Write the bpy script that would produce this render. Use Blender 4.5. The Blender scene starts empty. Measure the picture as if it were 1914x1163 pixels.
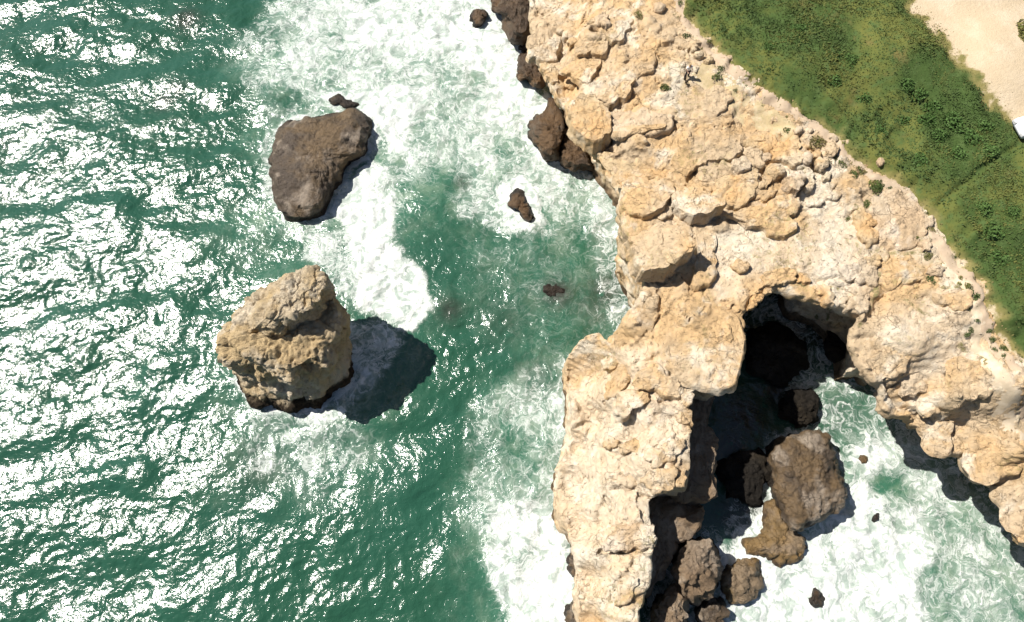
import bpy, math, random
import numpy as np

random.seed(7)
rng = np.random.default_rng(7)
S = bpy.context.scene
COL = S.collection
R = math.radians

# ------------------------------------------------------------------ camera, sky, sun, exposure
SEA = -5.0                           # the plateau is about 13 m above the water
CAM_Z, TILT, FPX, PW, PH = 56.0, R(20), 1276.0, 1914.0, 1163.0
cd = bpy.data.cameras.new('camera')
cam = bpy.data.objects.new('camera', cd)
COL.objects.link(cam)
cam.location = (0, 0, CAM_Z)
cam.rotation_euler = (TILT, 0, 0)
cd.sensor_width = 36.0
cd.lens = 36.0 * FPX / PW
cd.clip_start, cd.clip_end = 0.5, 4000
S.camera = cam

SUN_AZ = R(157)                      # direction towards the sun, counter-clockwise from +x
SUN_EL = R(52)
W = bpy.data.worlds.new('World')
S.world = W
W.use_nodes = True
wn = W.node_tree.nodes
wl = W.node_tree.links
wn.clear()
wo = wn.new('ShaderNodeOutputWorld')
bg = wn.new('ShaderNodeBackground')
sk = wn.new('ShaderNodeTexSky')
sk.sky_type = 'NISHITA'
sk.sun_disc = False
sk.sun_elevation = SUN_EL
sk.sun_rotation = R(90) - SUN_AZ
bg.inputs['Strength'].default_value = 0.05
wl.new(sk.outputs[0], bg.inputs[0])
wl.new(bg.outputs[0], wo.inputs[0])

sd = bpy.data.lights.new('sun', 'SUN')
sd.energy = 5.0
sd.angle = R(0.5)
sd.color = (1.0, 0.95, 0.87)
sun = bpy.data.objects.new('sun', sd)
COL.objects.link(sun)
sun.rotation_euler = (R(90) - SUN_EL, 0, SUN_AZ + R(90))
sun.location = (-40, 20, 80)

S.view_settings.view_transform = 'Standard'
S.view_settings.look = 'None'
S.view_settings.gamma = 1
S.view_settings.use_curve_mapping = False
S.view_settings.exposure = 0.70
S.render.engine = 'CYCLES'
S.cycles.max_bounces = 4
S.cycles.diffuse_bounces = 3
S.cycles.glossy_bounces = 2
S.cycles.sample_clamp_indirect = 4.0

# ------------------------------------------------------------------ helpers
ct, st = math.cos(TILT), math.sin(TILT)

def mz(z):
    """authored level (0 water, 8 rim) -> world z"""
    return z if z >= 8 else SEA + z * (8 - SEA) / 8

def at(px, py, z=SEA):
    """world x, y of the photograph's point px, py on the level z"""
    a = (px - PW / 2) / FPX
    b = -(py - PH / 2) / FPX
    dx, dy, dz = a, st + b * ct, -ct + b * st
    k = (z - CAM_Z) / dz
    return dx * k, dy * k

def wp(pts, z):
    return np.array([at(p[0], p[1], p[2] if len(p) > 2 else z) for p in pts])

def zm(o, k, pts):
    return [(o[0] + x / k, o[1] + y / k) for x, y in pts]

TAB = rng.random(65536).astype(np.float32) * 2 - 1

def vn3(p, seed=0):
    q = np.floor(p).astype(np.int64)
    f = (p - q).astype(np.float32)
    f = f * f * (3 - 2 * f)
    out = 0
    for dx in (0, 1):
        wx = f[:, 0] if dx else 1 - f[:, 0]
        for dy in (0, 1):
            wy = f[:, 1] if dy else 1 - f[:, 1]
            for dz in (0, 1):
                wz = f[:, 2] if dz else 1 - f[:, 2]
                h = ((q[:, 0] + dx) * 73856093 ^ (q[:, 1] + dy) * 19349663 ^ (q[:, 2] + dz) * 83492791 ^ (seed * 2654435 + 977))
                h = (h ^ (h >> 13)) * 1274126177
                out = out + TAB[(h ^ (h >> 16)) & 65535] * wx * wy * wz
    return out

def vn2(x, y, seed=0):
    sh = x.shape
    x = x.ravel(); y = y.ravel()
    ix = np.floor(x).astype(np.int64); iy = np.floor(y).astype(np.int64)
    fx = (x - ix); fy = (y - iy)
    fx = fx * fx * fx * (fx * (fx * 6 - 15) + 10); fy = fy * fy * fy * (fy * (fy * 6 - 15) + 10)
    out = 0
    for dx in (0, 1):
        wx = fx if dx else 1 - fx
        for dy in (0, 1):
            wy = fy if dy else 1 - fy
            h = ((ix + dx) * 73856093 ^ (iy + dy) * 19349663 ^ (seed * 2654435 + 1013))
            h = (h ^ (h >> 13)) * 1274126177
            out = out + TAB[(h ^ (h >> 16)) & 65535] * wx * wy
    return out.reshape(sh)

def fbm2(x, y, sc, octv=3, seed=0):
    o = 0; a = 1.0
    for k in range(octv):
        o = o + a * vn2(x * 2 ** k / sc + 17.3 * k, y * 2 ** k / sc - 9.1 * k, seed + k)
        a *= 0.5
    return o

def fbm3(p, sc, octv=3, seed=0):
    o = 0; a = 1.0
    for k in range(octv):
        o = o + a * vn3(p * (2 ** k / sc) + 13.7 * k, seed + k)
        a *= 0.5
    return o

def vor2(x, y, sc, seed=0):
    """(distance to the nearest cell border, cell value) of a jittered grid"""
    sh = x.shape
    x = x.ravel() / sc; y = y.ravel() / sc
    ix = np.floor(x).astype(np.int64); iy = np.floor(y).astype(np.int64)
    d1 = np.full(x.shape, 9.0); d2 = np.full(x.shape, 9.0); cv = np.zeros(x.shape)
    for dx in (-1, 0, 1):
        for dy in (-1, 0, 1):
            h = ((ix + dx) * 73856093 ^ (iy + dy) * 19349663 ^ (seed * 2654435 + 55))
            h = (h ^ (h >> 13)) * 1274126177
            a = (h ^ (h >> 16)) & 65535
            cx = ix + dx + 0.5 + 0.45 * TAB[a]; cy = iy + dy + 0.5 + 0.45 * TAB[(a * 31 + 7) & 65535]
            d = np.hypot(x - cx, y - cy)
            nearer = d < d1
            d2 = np.where(nearer, d1, np.minimum(d2, d))
            cv = np.where(nearer, TAB[(a * 17 + 3) & 65535], cv)
            d1 = np.where(nearer, d, d1)
    return ((d2 - d1) * sc).reshape(sh), cv.reshape(sh)

def facets(x, y, sc, seed=0):
    """broken-rock relief: each cell of a jittered grid is a plane with its own tilt"""
    sh = x.shape
    x = x.ravel() / sc; y = y.ravel() / sc
    ix = np.floor(x).astype(np.int64); iy = np.floor(y).astype(np.int64)
    best = np.full(x.shape, -9.0)
    for dx in (-1, 0, 1):
        for dy in (-1, 0, 1):
            h = ((ix + dx) * 73856093 ^ (iy + dy) * 19349663 ^ (seed * 2654435 + 91))
            h = (h ^ (h >> 13)) * 1274126177
            a = (h ^ (h >> 16)) & 65535
            ox = x - (ix + dx + .5 + .45 * TAB[a]); oy = y - (iy + dy + .5 + .45 * TAB[(a * 31 + 7) & 65535])
            best = np.maximum(best, .5 * TAB[(a * 17 + 3) & 65535] - np.hypot(ox, oy) * .9 + .7 * (ox * TAB[(a * 13 + 5) & 65535] + oy * TAB[(a * 11 + 9) & 65535]))
    return (best * sc).reshape(sh)

def poly_sdf(X, Y, P, attr=None):
    """signed distance to polygon P, positive inside; with attr also its value at the nearest point"""
    sh = X.shape
    x = X.ravel(); y = Y.ravel()
    best = np.full(x.shape, 1e18); ins = np.zeros(x.shape, bool)
    av = np.zeros(x.shape) if attr is not None else None
    n = len(P)
    for i in range(n):
        ax, ay = P[i]; bx, by = P[(i + 1) % n]
        ex, ey = bx - ax, by - ay
        L = ex * ex + ey * ey + 1e-12
        t = np.clip(((x - ax) * ex + (y - ay) * ey) / L, 0, 1)
        d = (x - ax - t * ex) ** 2 + (y - ay - t * ey) ** 2
        c = d < best
        best = np.where(c, d, best)
        if av is not None:
            av = np.where(c, attr[i] * (1 - t) + attr[(i + 1) % n] * t, av)
        if ay != by:
            cr = ((ay > y) != (by > y)) & (x < (bx - ax) * (y - ay) / (by - ay) + ax)
            ins ^= cr
    s = np.where(ins, 1, -1) * np.sqrt(best)
    if av is not None:
        return s.reshape(sh), av.reshape(sh)
    return s.reshape(sh)

def line_dist(X, Y, P):
    best = np.full(X.shape, 1e9)
    for (ax, ay), (bx, by) in zip(P[:-1], P[1:]):
        ex, ey = bx - ax, by - ay
        t = np.clip(((X - ax) * ex + (Y - ay) * ey) / (ex * ex + ey * ey + 1e-12), 0, 1)
        best = np.minimum(best, np.hypot(X - ax - t * ex, Y - ay - t * ey))
    return best

def sstep(a, b, x):
    t = np.clip((x - a) / (b - a), 0, 1)
    return t * t * (3 - 2 * t)

def mesh_np(name, V, Q, mat=None, parent=None, smooth=True, attrs=None, sharp=0):
    """ONE mesh object from arrays; Q is n x 3 or n x 4"""
    me = bpy.data.meshes.new(name)
    V = np.asarray(V, np.float32); Q = np.asarray(Q, np.int32)
    k = Q.shape[1]
    me.vertices.add(len(V)); me.vertices.foreach_set('co', V.ravel())
    me.loops.add(Q.size); me.loops.foreach_set('vertex_index', Q.ravel())
    me.polygons.add(len(Q))
    me.polygons.foreach_set('loop_start', np.arange(0, Q.size, k, dtype=np.int32))
    me.polygons.foreach_set('use_smooth', np.full(len(Q), smooth, bool))
    for nm, a in (attrs or {}).items():
        at_ = me.attributes.new(nm, 'FLOAT', 'POINT')
        at_.data.foreach_set('value', np.asarray(a, np.float32).ravel())
    me.update(calc_edges=True)
    me.validate()
    if sharp: me.set_sharp_from_angle(angle=R(sharp))
    o = bpy.data.objects.new(name, me)
    COL.objects.link(o)
    if mat: me.materials.append(mat)
    if parent: o.parent = parent
    return o

def tag(o, label=None, cat=None, group=None, kind=None):
    for k, v in (('label', label), ('category', cat), ('group', group), ('kind', kind)):
        if v: o[k] = v
    return o

def empty(name, loc, rz=0):
    o = bpy.data.objects.new(name, None)
    o.empty_display_size = 0.3
    o.location = loc; o.rotation_euler = (0, 0, rz)
    COL.objects.link(o)
    return o

def vnormals(V, Q):
    N = np.zeros_like(V)
    fn = np.cross(V[Q[:, 2]] - V[Q[:, 0]], V[Q[:, -1]] - V[Q[:, 1]]) if Q.shape[1] == 4 else np.cross(V[Q[:, 1]] - V[Q[:, 0]], V[Q[:, 2]] - V[Q[:, 0]])
    for k in range(Q.shape[1]):
        for c in range(3):
            N[:, c] += np.bincount(Q[:, k], fn[:, c], len(V))
    return N / (np.linalg.norm(N, axis=1, keepdims=True) + 1e-9)

# ------------------------------------------------------------------ node helper and materials
class NT:
    def __init__(s, name):
        s.m = bpy.data.materials.new(name); s.m.use_nodes = True
        s.t = s.m.node_tree; s.t.nodes.clear()
        s.out = s.t.nodes.new('ShaderNodeOutputMaterial')
        s.b = s.t.nodes.new('ShaderNodeBsdfPrincipled')
        s.t.links.new(s.b.outputs[0], s.out.inputs[0])
        s.pos = s.t.nodes.new('ShaderNodeNewGeometry').outputs['Position']
    def link(s, a, b): s.t.links.new(a, b)
    def put(s, sock, v):
        if isinstance(v, bpy.types.NodeSocket): s.link(v, sock)
        else: sock.default_value = v
    def noise(s, sc, det=4, rough=.55, dist=0, vec=None, out=0):
        n = s.t.nodes.new('ShaderNodeTexNoise')
        s.link(vec or s.pos, n.inputs['Vector'])
        n.inputs['Scale'].default_value = sc; n.inputs['Detail'].default_value = det
        n.inputs['Roughness'].default_value = rough; n.inputs['Distortion'].default_value = dist
        return n.outputs[out]
    def vor(s, sc, feat='F1', vec=None, out='Distance', rand=1):
        n = s.t.nodes.new('ShaderNodeTexVoronoi'); n.feature = feat
        s.link(vec or s.pos, n.inputs['Vector']); n.inputs['Scale'].default_value = sc
        n.inputs['Randomness'].default_value = rand
        return n.outputs[out]
    def ramp(s, v, a, b, lo=0., hi=1.):
        n = s.t.nodes.new('ShaderNodeMapRange'); n.interpolation_type = 'SMOOTHSTEP'
        s.put(n.inputs[0], v); s.put(n.inputs[1], a); s.put(n.inputs[2], b)
        n.inputs[3].default_value = lo; n.inputs[4].default_value = hi
        return n.outputs[0]
    def math(s, op, a, b=0., c=0.):
        n = s.t.nodes.new('ShaderNodeMath'); n.operation = op
        s.put(n.inputs[0], a); s.put(n.inputs[1], b)
        if op == 'MULTIPLY_ADD': s.put(n.inputs[2], c)
        return n.outputs[0]
    def mix(s, f, a, b):
        n = s.t.nodes.new('ShaderNodeMix'); n.data_type = 'RGBA'
        s.put(n.inputs[0], f)
        for k, v in ((6, a), (7, b)):
            s.put(n.inputs[k], v if isinstance(v, bpy.types.NodeSocket) else (*v, 1))
        return n.outputs[2]
    def attr(s, name):
        n = s.t.nodes.new('ShaderNodeAttribute'); n.attribute_name = name
        return n.outputs['Fac']
    def sep(s, v):
        n = s.t.nodes.new('ShaderNodeSeparateXYZ'); s.link(v, n.inputs[0]); return n.outputs
    def scale(s, v, xyz):
        n = s.t.nodes.new('ShaderNodeVectorMath'); n.operation = 'MULTIPLY'
        s.link(v, n.inputs[0]); n.inputs[1].default_value = xyz; return n.outputs[0]
    def bump(s, h, dist, strength=1., normal=None):
        n = s.t.nodes.new('ShaderNodeBump')
        s.link(h, n.inputs['Height']); n.inputs['Distance'].default_value = dist
        n.inputs['Strength'].default_value = strength
        if normal: s.link(normal, n.inputs['Normal'])
        return n.outputs[0]
    def done(s, col, rough=.9, spec=.2, normal=None):
        s.put(s.b.inputs['Base Color'], col if isinstance(col, bpy.types.NodeSocket) else (*col, 1))
        s.put(s.b.inputs['Roughness'], rough)
        s.put(s.b.inputs['Specular IOR Level'], spec)
        if normal: s.link(normal, s.b.inputs['Normal'])
        return s.m

def rock_mat(name, base, warm, light, pit, wet=None, wet_z=0.9, lichen=False, bumpd=.10, gloss=.92):
    n = NT(name)
    big = n.noise(.22, 4, .6)
    mid = n.noise(1.1, 5, .65, .4)
    fine = n.noise(5.0, 5, .7)
    c = n.mix(n.ramp(big, .42, .60), base, warm)
    c = n.mix(n.ramp(n.noise(.7, 6, .7, .8), .54, .68, 0, .7), c, tuple(v * f for v, f in zip(base, (.66, .60, .52))))
    c = n.mix(n.ramp(n.noise(.33, 4, .6, .3, n.scale(n.pos, (1, 1, .6))), .50, .66), c, light)
    c = n.mix(n.math('MULTIPLY', n.ramp(mid, .55, .75), .5), c, warm)
    c = n.mix(n.ramp(fine, .62, .80, 0, .5), c, light)
    if lichen:
        c = n.mix(n.math('MULTIPLY', n.attr('pale'), n.ramp(mid, .30, .55, .9, .45)), c, (.69, .60, .475))
        g = n.math('MULTIPLY', n.ramp(n.noise(.16, 3), .50, .66), n.ramp(n.noise(2.3, 5, .7), .48, .66))
        c = n.mix(n.math('MULTIPLY', g, .55), c, (.25, .22, .075))
    pits = n.ramp(n.noise(3.6, 6, .8, .6), .355, .41, 1, 0)
    c = n.mix(n.math('MULTIPLY', pits, .75), c, pit)
    if lichen:
        c = n.mix(n.math('MULTIPLY', n.ramp(n.attr('soil'), .25, .7), n.ramp(n.noise(1.6, 5, .7), .40, .62)), c, (.23, .20, .09))
    if wet:
        z = n.sep(n.pos)[2]
        w = n.ramp(n.math('MULTIPLY_ADD', n.noise(.9, 4), 1.6, n.math('SUBTRACT', z, .8 + SEA)), wet_z - .3, wet_z + .35, 1, 0)
        c = n.mix(w, c, n.mix(n.ramp(mid, .4, .62), wet, tuple(v * .45 for v in wet)))
    wv = n.t.nodes.new('ShaderNodeVectorMath'); wv.operation = 'MULTIPLY_ADD'
    n.link(n.noise(.9, 4, .6, 0, None, 1), wv.inputs[0]); wv.inputs[1].default_value = (1.3, 1.3, 1.3); n.link(n.pos, wv.inputs[2])
    ck = n.math('MULTIPLY', n.ramp(n.vor(.85, 'DISTANCE_TO_EDGE', wv.outputs[0]), 0, .035, 1, 0), n.ramp(n.noise(.5, 3), .52, .62))
    ck = n.math('MAXIMUM', ck, n.math('MULTIPLY', n.ramp(n.vor(2.3, 'DISTANCE_TO_EDGE', wv.outputs[0]), 0, .05, .8, 0), n.ramp(n.noise(.7, 3, .5, 0, n.scale(n.pos, (1.1, .9, 1.3))), .58, .68)))
    c = n.mix(n.math('MULTIPLY', ck, .28), c, pit)
    h1 = n.math('MULTIPLY_ADD', n.noise(2.0, 7, .7, .5), 1.0, n.math('MULTIPLY', n.math('MAXIMUM', pits, ck), -.4))
    nb = n.bump(h1, bumpd * 3.0, 1.)
    nb = n.bump(n.noise(7, 6, .75), bumpd * .8, .9, nb)
    return n.done(c, gloss, .15 if gloss > .8 else .4, nb)

CLIFF_MAT = rock_mat('pale_cliff_rock', (.53, .405, .265), (.55, .375, .20), (.66, .575, .45), (.16, .10, .055), (.20, .14, .085), 1.15, True)
STACK_MAT = rock_mat('stack_rock', (.54, .44, .305), (.52, .39, .22), (.62, .53, .40), (.14, .095, .05), (.055, .04, .026), 1.9, False, .16)
SLAB_MATS = [rock_mat('slab_rock', (.53, .42, .285), (.54, .38, .21), (.62, .52, .38), (.19, .125, .07), None, 0, True),
             rock_mat('ochre_slab_rock', (.54, .41, .25), (.55, .35, .17), (.60, .48, .33), (.2, .12, .06), None, 0, False),
             rock_mat('pale_slab_rock', (.56, .45, .32), (.52, .38, .24), (.64, .54, .42), (.2, .14, .09), None, 0, False)]
BROWN_MAT = rock_mat('brown_wet_rock', (.085, .063, .045), (.15, .10, .052), (.29, .235, .18), (.03, .02, .014), (.040, .028, .018), .9, False, .14, .5)
DARK_MAT = rock_mat('dark_shore_rock', (.072, .045, .026), (.13, .075, .034), (.12, .085, .055), (.02, .013, .01), (.03, .02, .013), .6, False, .16, .5)
TAN_MAT = rock_mat('tan_wet_rock', (.17, .11, .045), (.22, .135, .05), (.20, .145, .09), (.06, .038, .02), (.09, .055, .025), .35, False, .10, .5)
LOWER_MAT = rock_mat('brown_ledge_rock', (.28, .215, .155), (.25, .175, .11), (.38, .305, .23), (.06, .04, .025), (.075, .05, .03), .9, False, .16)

# ------------------------------------------------------------------ cliff: outline, heights, volume
# photo outline of the rim: px, py, level, undercut at the waterline in metres (negative: foot sticks out)
RIM = [(985, -150, 5.4, 2.8), (985, 0, 5.4, 2.8), (989, 55, 5.4, 2.8), (998, 100, 5.4, 2.8), (1014, 150, 5.5, 3.4), (1044, 202, 5.6, 3.4), (1068, 250, 5.8, 3.4), (1090, 283, 6.0, 3.4), (1122, 312, 6.2, 3.4), (1152, 338, 6.6, 3.4), (1163, 395, 7.4, 1.4), (1172, 440, 7.4, 1.4), (1182, 492, 7.2, 1.4), (1203, 520, 7, 1.4), (1196, 548, 7, 1.4), (1170, 588, 6.6, 1.4), (1148, 618, 6, 1.4), (1138, 640, 5.2, 0.5), (1112, 640, 3.4, 0), (1078, 655, 2.2, -0.2), (1055, 690, 1.6, -0.3), (1066, 755, 1.6, -0.3), (1060, 830, 1.5, -0.2), (1043, 880, 1.5, -0.2), (1045, 960, 1.5, -0.2), (1060, 1003, 1.8, 0), (1072, 1060, 2, 0.2), (1074, 1120, 2, 0.2), (1082, 1180, 2, 0.2), (1092, 1290, 2, 0.2), (1170, 1300, 4, 0.3), (1196, 1180, 4.5, 0.3), (1206, 1128, 4.8, 0.4), (1222, 1072, 5, 0.5), (1226, 1020, 5.2, 0.5), (1222, 938, 5.6, 0.5), (1238, 920, 5.8, 0.5), (1285, 917, 6, 0.4), (1292, 860, 6.2, 0.3), (1296, 800, 6.4, 0.3), (1290, 742, 6.6, 0.3), (1303, 716, 7, 0.4), (1330, 727, 7.2, 0.7), (1374, 724, 7.2, 1.0), (1386, 690, 7.2, 1.3), (1391, 640, 7.3, 1.6), (1391, 592, 7.4, 2.2), (1402, 570, 7.5, 4.5), (1428, 546, 7.6, 6.4), (1452, 543, 7.6, 7.3), (1490, 552, 7.6, 7.6), (1522, 566, 7.6, 7.0), (1548, 575, 7.6, 5.6), (1584, 580, 7.6, 3.9), (1608, 592, 7.6, 3.6), (1592, 612, 7.5, 5.2), (1596, 640, 7.4, 5.2), (1603, 680, 7.2, 5.2), (1622, 708, 7, 5.2), (1642, 725, 6.6, 5.2), (1654, 762, 6.4, 5.2), (1694, 774, 6.6, 5.2), (1702, 800, 4.7, 6.0), (1740, 797, 4.8, 6.0), (1749, 826, 4.8, 6.0), (1770, 850, 4.7, 6.0), (1797, 853, 4.7, 6.0), (1800, 880, 4.6, 6.0), (1820, 905, 4.5, 6.0), (1852, 914, 4.4, 6.0), (1872, 922, 4.3, 6.0), (1886, 965, 4.1, 6.0), (1893, 1000, 4.1, 6.0), (1920, 1024, 4.1, 6.0), (2010, 1110, 4.1, 6.0), (2100, 1180, 4.1, 6.0)]
RW = wp([(p[0], p[1], mz(p[2])) for p in RIM], 8)
OUT = np.vstack([RW, [[75, -14], [75, 95], [-2, 95]]])
UND = np.array([p[3] for p in RIM] + [0, 0, 0])

HX = .125
X0, X1, Y0, Y1 = -1.0, 53.0, -9.0, 58.0
gx = np.arange(X0, X1, HX); gy = np.arange(Y0, Y1, HX)
GX, GY = np.meshgrid(gx, gy, indexing='ij')
wob = fbm2(GX, GY, 1.3, 3, 3) * .16
SDF, UC = poly_sdf(GX, GY, OUT, UND)
SDF = SDF + wob

# heights of the top, photo points with their level
HP = [(1000, -60, 5.6), (1008, 20, 5.7), (1030, 100, 5.9), (1060, 170, 6.1), (1055, 30, 6.6), (1120, 60, 7.9), (1110, 160, 7.4), (1180, 120, 8.4), (1240, 60, 8.7), (1110, 260, 6.5), (1150, 250, 7.3), (1165, 330, 7.0), (1200, 250, 8.2), (1300, 240, 8.4),
      (1200, 440, 7.6), (1260, 480, 7.7), (1300, 480, 7.4), (1340, 440, 7.6), (1400, 330, 8.3), (1500, 300, 8.7), (1600, 300, 9.0), (1420, 480, 7.7), (1500, 420, 8.1), (1560, 480, 8.1), (1640, 440, 8.5),
      (1740, 450, 8.9), (1800, 560, 8.9), (1400, 530, 7.6), (1500, 530, 7.7), (1600, 570, 7.7), (1700, 620, 8.1), (1640, 680, 7.3), (1700, 760, 5.9), (1800, 740, 8.0), (1800, 840, 5.2), (1900, 700, 8.7),
      (1900, 840, 6.4), (1880, 930, 4.8), (1980, 900, 6.4), (2050, 1050, 6.8), (1220, 560, 7.2), (1300, 580, 7.5), (1380, 620, 7.5), (1340, 700, 7.3), (1240, 640, 6.7), (1190, 600, 6.7), (1150, 640, 5.4),
      (1200, 680, 6.2), (1280, 740, 6.6), (1280, 830, 6.4), (1270, 900, 6.1), (1220, 760, 6.0), (1210, 860, 5.8), (1150, 720, 4.6), (1150, 820, 4.4), (1150, 900, 4.6), (1100, 700, 2.9), (1070, 720, 1.9),
      (1100, 800, 2.7), (1075, 840, 1.8), (1080, 900, 2.3), (1060, 920, 1.7), (1110, 960, 3.2), (1075, 980, 2.1), (1180, 960, 5.2), (1210, 1000, 5.3), (1130, 1040, 4.0), (1090, 1080, 2.6), (1180, 1080, 5.0),
      (1140, 1130, 4.2), (1100, 1160, 2.6), (1180, 1150, 4.7), (1150, 1260, 4.2), (1700, 300, 9.4), (1800, 300, 9.8), (1400, 100, 9.4), (1300, 100, 9.0), (1500, 100, 9.9), (1700, 100, 10.6), (1900, 100, 11.2),
      (1900, 400, 9.8), (1900, 560, 9.2), (1300, -50, 9.2), (1800, -100, 11.2), (1712, 792, 4.8), (1752, 818, 4.8), (1800, 868, 4.7), (1852, 902, 4.5), (1888, 950, 4.3), (1930, 1020, 4.2), (1990, 560, 9.6), (2000, 300, 10.6)]
hpw = wp([(a, b, mz(c)) for a, b, c in HP], 8); hpz = np.array([mz(p[2]) for p in HP])

def base_top(X, Y):
    num = np.zeros(X.shape); den = np.zeros(X.shape)
    for (hx, hy), hz in zip(hpw, hpz):
        w = 1.0 / ((X - hx) ** 2 + (Y - hy) ** 2 + .35) ** 1.6
        num += w * hz; den += w
    return num / den

TOP = base_top(GX, GY)
rough = sstep(0, 1, 1 - sstep(9.0, 9.6, TOP))
# fractured blocks, warped
wx = GX + fbm2(GX, GY, 2.0, 2, 21) * .7; wy = GY + fbm2(GX, GY, 2.0, 2, 31) * .7
PALE_P = [[(1345, 400), (1400, 395), (1500, 440), (1510, 400), (1560, 380), (1620, 480), (1640, 540), (1560, 550), (1450, 500), (1390, 560), (1340, 560), (1330, 470)],
          [(1060, 650), (1200, 640), (1260, 660), (1290, 740), (1280, 910), (1220, 1000), (1200, 1180), (1080, 1180), (1040, 960), (1045, 860), (1060, 720)],
          [(1640, 400), (1700, 350), (1760, 460), (1700, 520), (1640, 480)], [(1650, 590), (1780, 560), (1840, 660), (1760, 720), (1640, 680)]]
PALE = np.zeros(GX.shape)
for P_ in PALE_P:
    PALE = np.maximum(PALE, sstep(-.8, 1.2, poly_sdf(GX, GY, wp(P_, 7.0)) + fbm2(GX, GY, 2.0, 3, 77) * .9))
PROM = sstep(-.5, 1.5, poly_sdf(GX, GY, wp(PALE_P[1], 5.0)))
rough = rough * (1 - .55 * PALE * (1 - PROM))
vb, vc = vor2(wx, wy, 2.6, 4)
vb2, vc2 = vor2(wx * 1.1 + 3, wy * .9 + 1, 1.0, 9)
sel = sstep(.0, .25, fbm2(GX, GY, 5.0, 2, 71))
TOP = TOP + rough * (vc * .09 - .16 * np.exp(-(vb / .09) ** 2) * (.2 + .8 * sel))
TOP = TOP + rough * (.06 * vc2 * sel - .07 * np.exp(-(vb2 / .07) ** 2) * sel)
TOP = TOP + rough * (fbm2(GX, GY, 3.0, 4, 41) * .10 + (np.abs(fbm2(GX, GY, .8, 3, 51)) - .3) * .07)
TOP = TOP + rough * (.24 * (facets(wx, wy, 1.5, 3) + .45) + .22 * sel * (facets(wx, wy, .62, 5) + .2))
TOP = TOP + PROM * (.30 * (facets(wx, wy, 2.4, 13) + .9) + .16 * (facets(wx, wy, .9, 15) + .35))
# bedding steps
lay = TOP * 2.1 + fbm2(GX, GY, 6, 2, 61) * .5
TOP = TOP + rough * .15 * (sstep(.40, .60, lay - np.floor(lay)) - .5)

CRACKS = [
    ([(1233, 545), (1236, 580), (1233, 620), (1246, 655), (1268, 685), (1300, 714)], .16, .5),
    ([(1290, 716), (1285, 742), (1262, 746), (1244, 742)], .15, .5),
    ([(1594, 390), (1605, 430), (1622, 470), (1640, 480), (1642, 520), (1640, 545), (1625, 590), (1612, 605)], .22, .4),
    ([(1625, 395), (1642, 430), (1640, 475), (1680, 482), (1720, 478)], .18, .3),
    ([(1255, 255), (1262, 290), (1280, 320), (1292, 316)], .13, .35),
    ([(1292, 316), (1290, 335), (1283, 350)], .2, .5),
    ([(1625, 668), (1650, 700), (1672, 722), (1682, 725), (1700, 745), (1745, 765)], .22, .7),
    ([(1672, 722), (1690, 708)], .12, .4),
    ([(1135, 1031), (1180, 1029), (1222, 1026)], .16, .6),
    ([(1150, 888), (1192, 882), (1205, 912), (1235, 925)], .12, .4),
    ([(1160, 905), (1190, 910), (1200, 902)], .2, .4),
    ([(1163, 1130), (1172, 1090), (1190, 1070), (1205, 1050)], .2, .4),
    ([(1310, 445), (1300, 455), (1300, 480)], .15, .5),
    ([(1800, 640), (1840, 668), (1860, 705)], .2, .25),
    ([(1500, 525), (1520, 535), (1555, 533), (1610, 545), (1640, 540)], .14, .3),
    ([(1690, 560), (1715, 580), (1735, 592)], .15, .2),
    ([(1750, 545), (1812, 548), (1812, 580), (1770, 578)], .15, .2),
    ([(1120, 240), (1170, 238), (1240, 255), (1290, 240)], .13, .3),
    ([(1165, 700), (1175, 715), (1178, 725)], .16, .5), ([(1220, 690), (1232, 703), (1242, 708)], .25, .6),
    ([(1270, 930), (1272, 900), (1268, 870), (1272, 820)], .12, .3),
    ([(1150, 930), (1148, 880), (1145, 840)], .2, .35), ([(1105, 945), (1130, 970), (1180, 985)], .2, .3),
    ([(1120, 725), (1150, 745), (1152, 690)], .14, .4),
    ([(1088, 700), (1108, 730), (1130, 742)], .2, .3),
    ([(1140, 665), (1180, 672), (1225, 662), (1245, 650)], .14, .3),
    ([(1130, 800), (1160, 830), (1180, 845)], .16, .35), ([(1230, 835), (1250, 812), (1262, 800)], .15, .35),
    ([(1420, 560), (1400, 566), (1392, 578)], .14, .4),
]
for pts, w, dep in CRACKS:
    P = wp(pts, 6.6)
    lo = P.min(0) - 2; hi = P.max(0) + 2
    i0, i1 = np.searchsorted(gx, (lo[0], hi[0])); j0, j1 = np.searchsorted(gy, (lo[1], hi[1]))
    sl = (slice(i0, i1), slice(j0, j1))
    d = line_dist(GX[sl] + fbm2(GX[sl], GY[sl], .7, 2, 5) * .14, GY[sl] + fbm2(GX[sl], GY[sl], .7, 2, 6) * .14, P)
    TOP[sl] -= dep * np.exp(-(d / w) ** 2)
# holes in the rock
for px, py, r, dep in [(1052, 66, .35, 1.2), (1098, 45, .28, 1.0), (1112, 62, .42, .9), (1150, 158, .25, .7), (1135, 250, .7, 1.4), (1140, 268, .6, 1.2), (1232, 703, .35, .8), (1110, 62, .3, .6), (1060, 108, .5, .6),
                       (1092, 672, .3, .4), (1265, 725, .4, .8)]:
    hx, hy = at(px, py, 7.6)
    d = np.hypot(GX - hx, (GY - hy) * 1.25) + wob * .9
    TOP -= dep * np.exp(-(d / r) ** 4)

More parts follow.
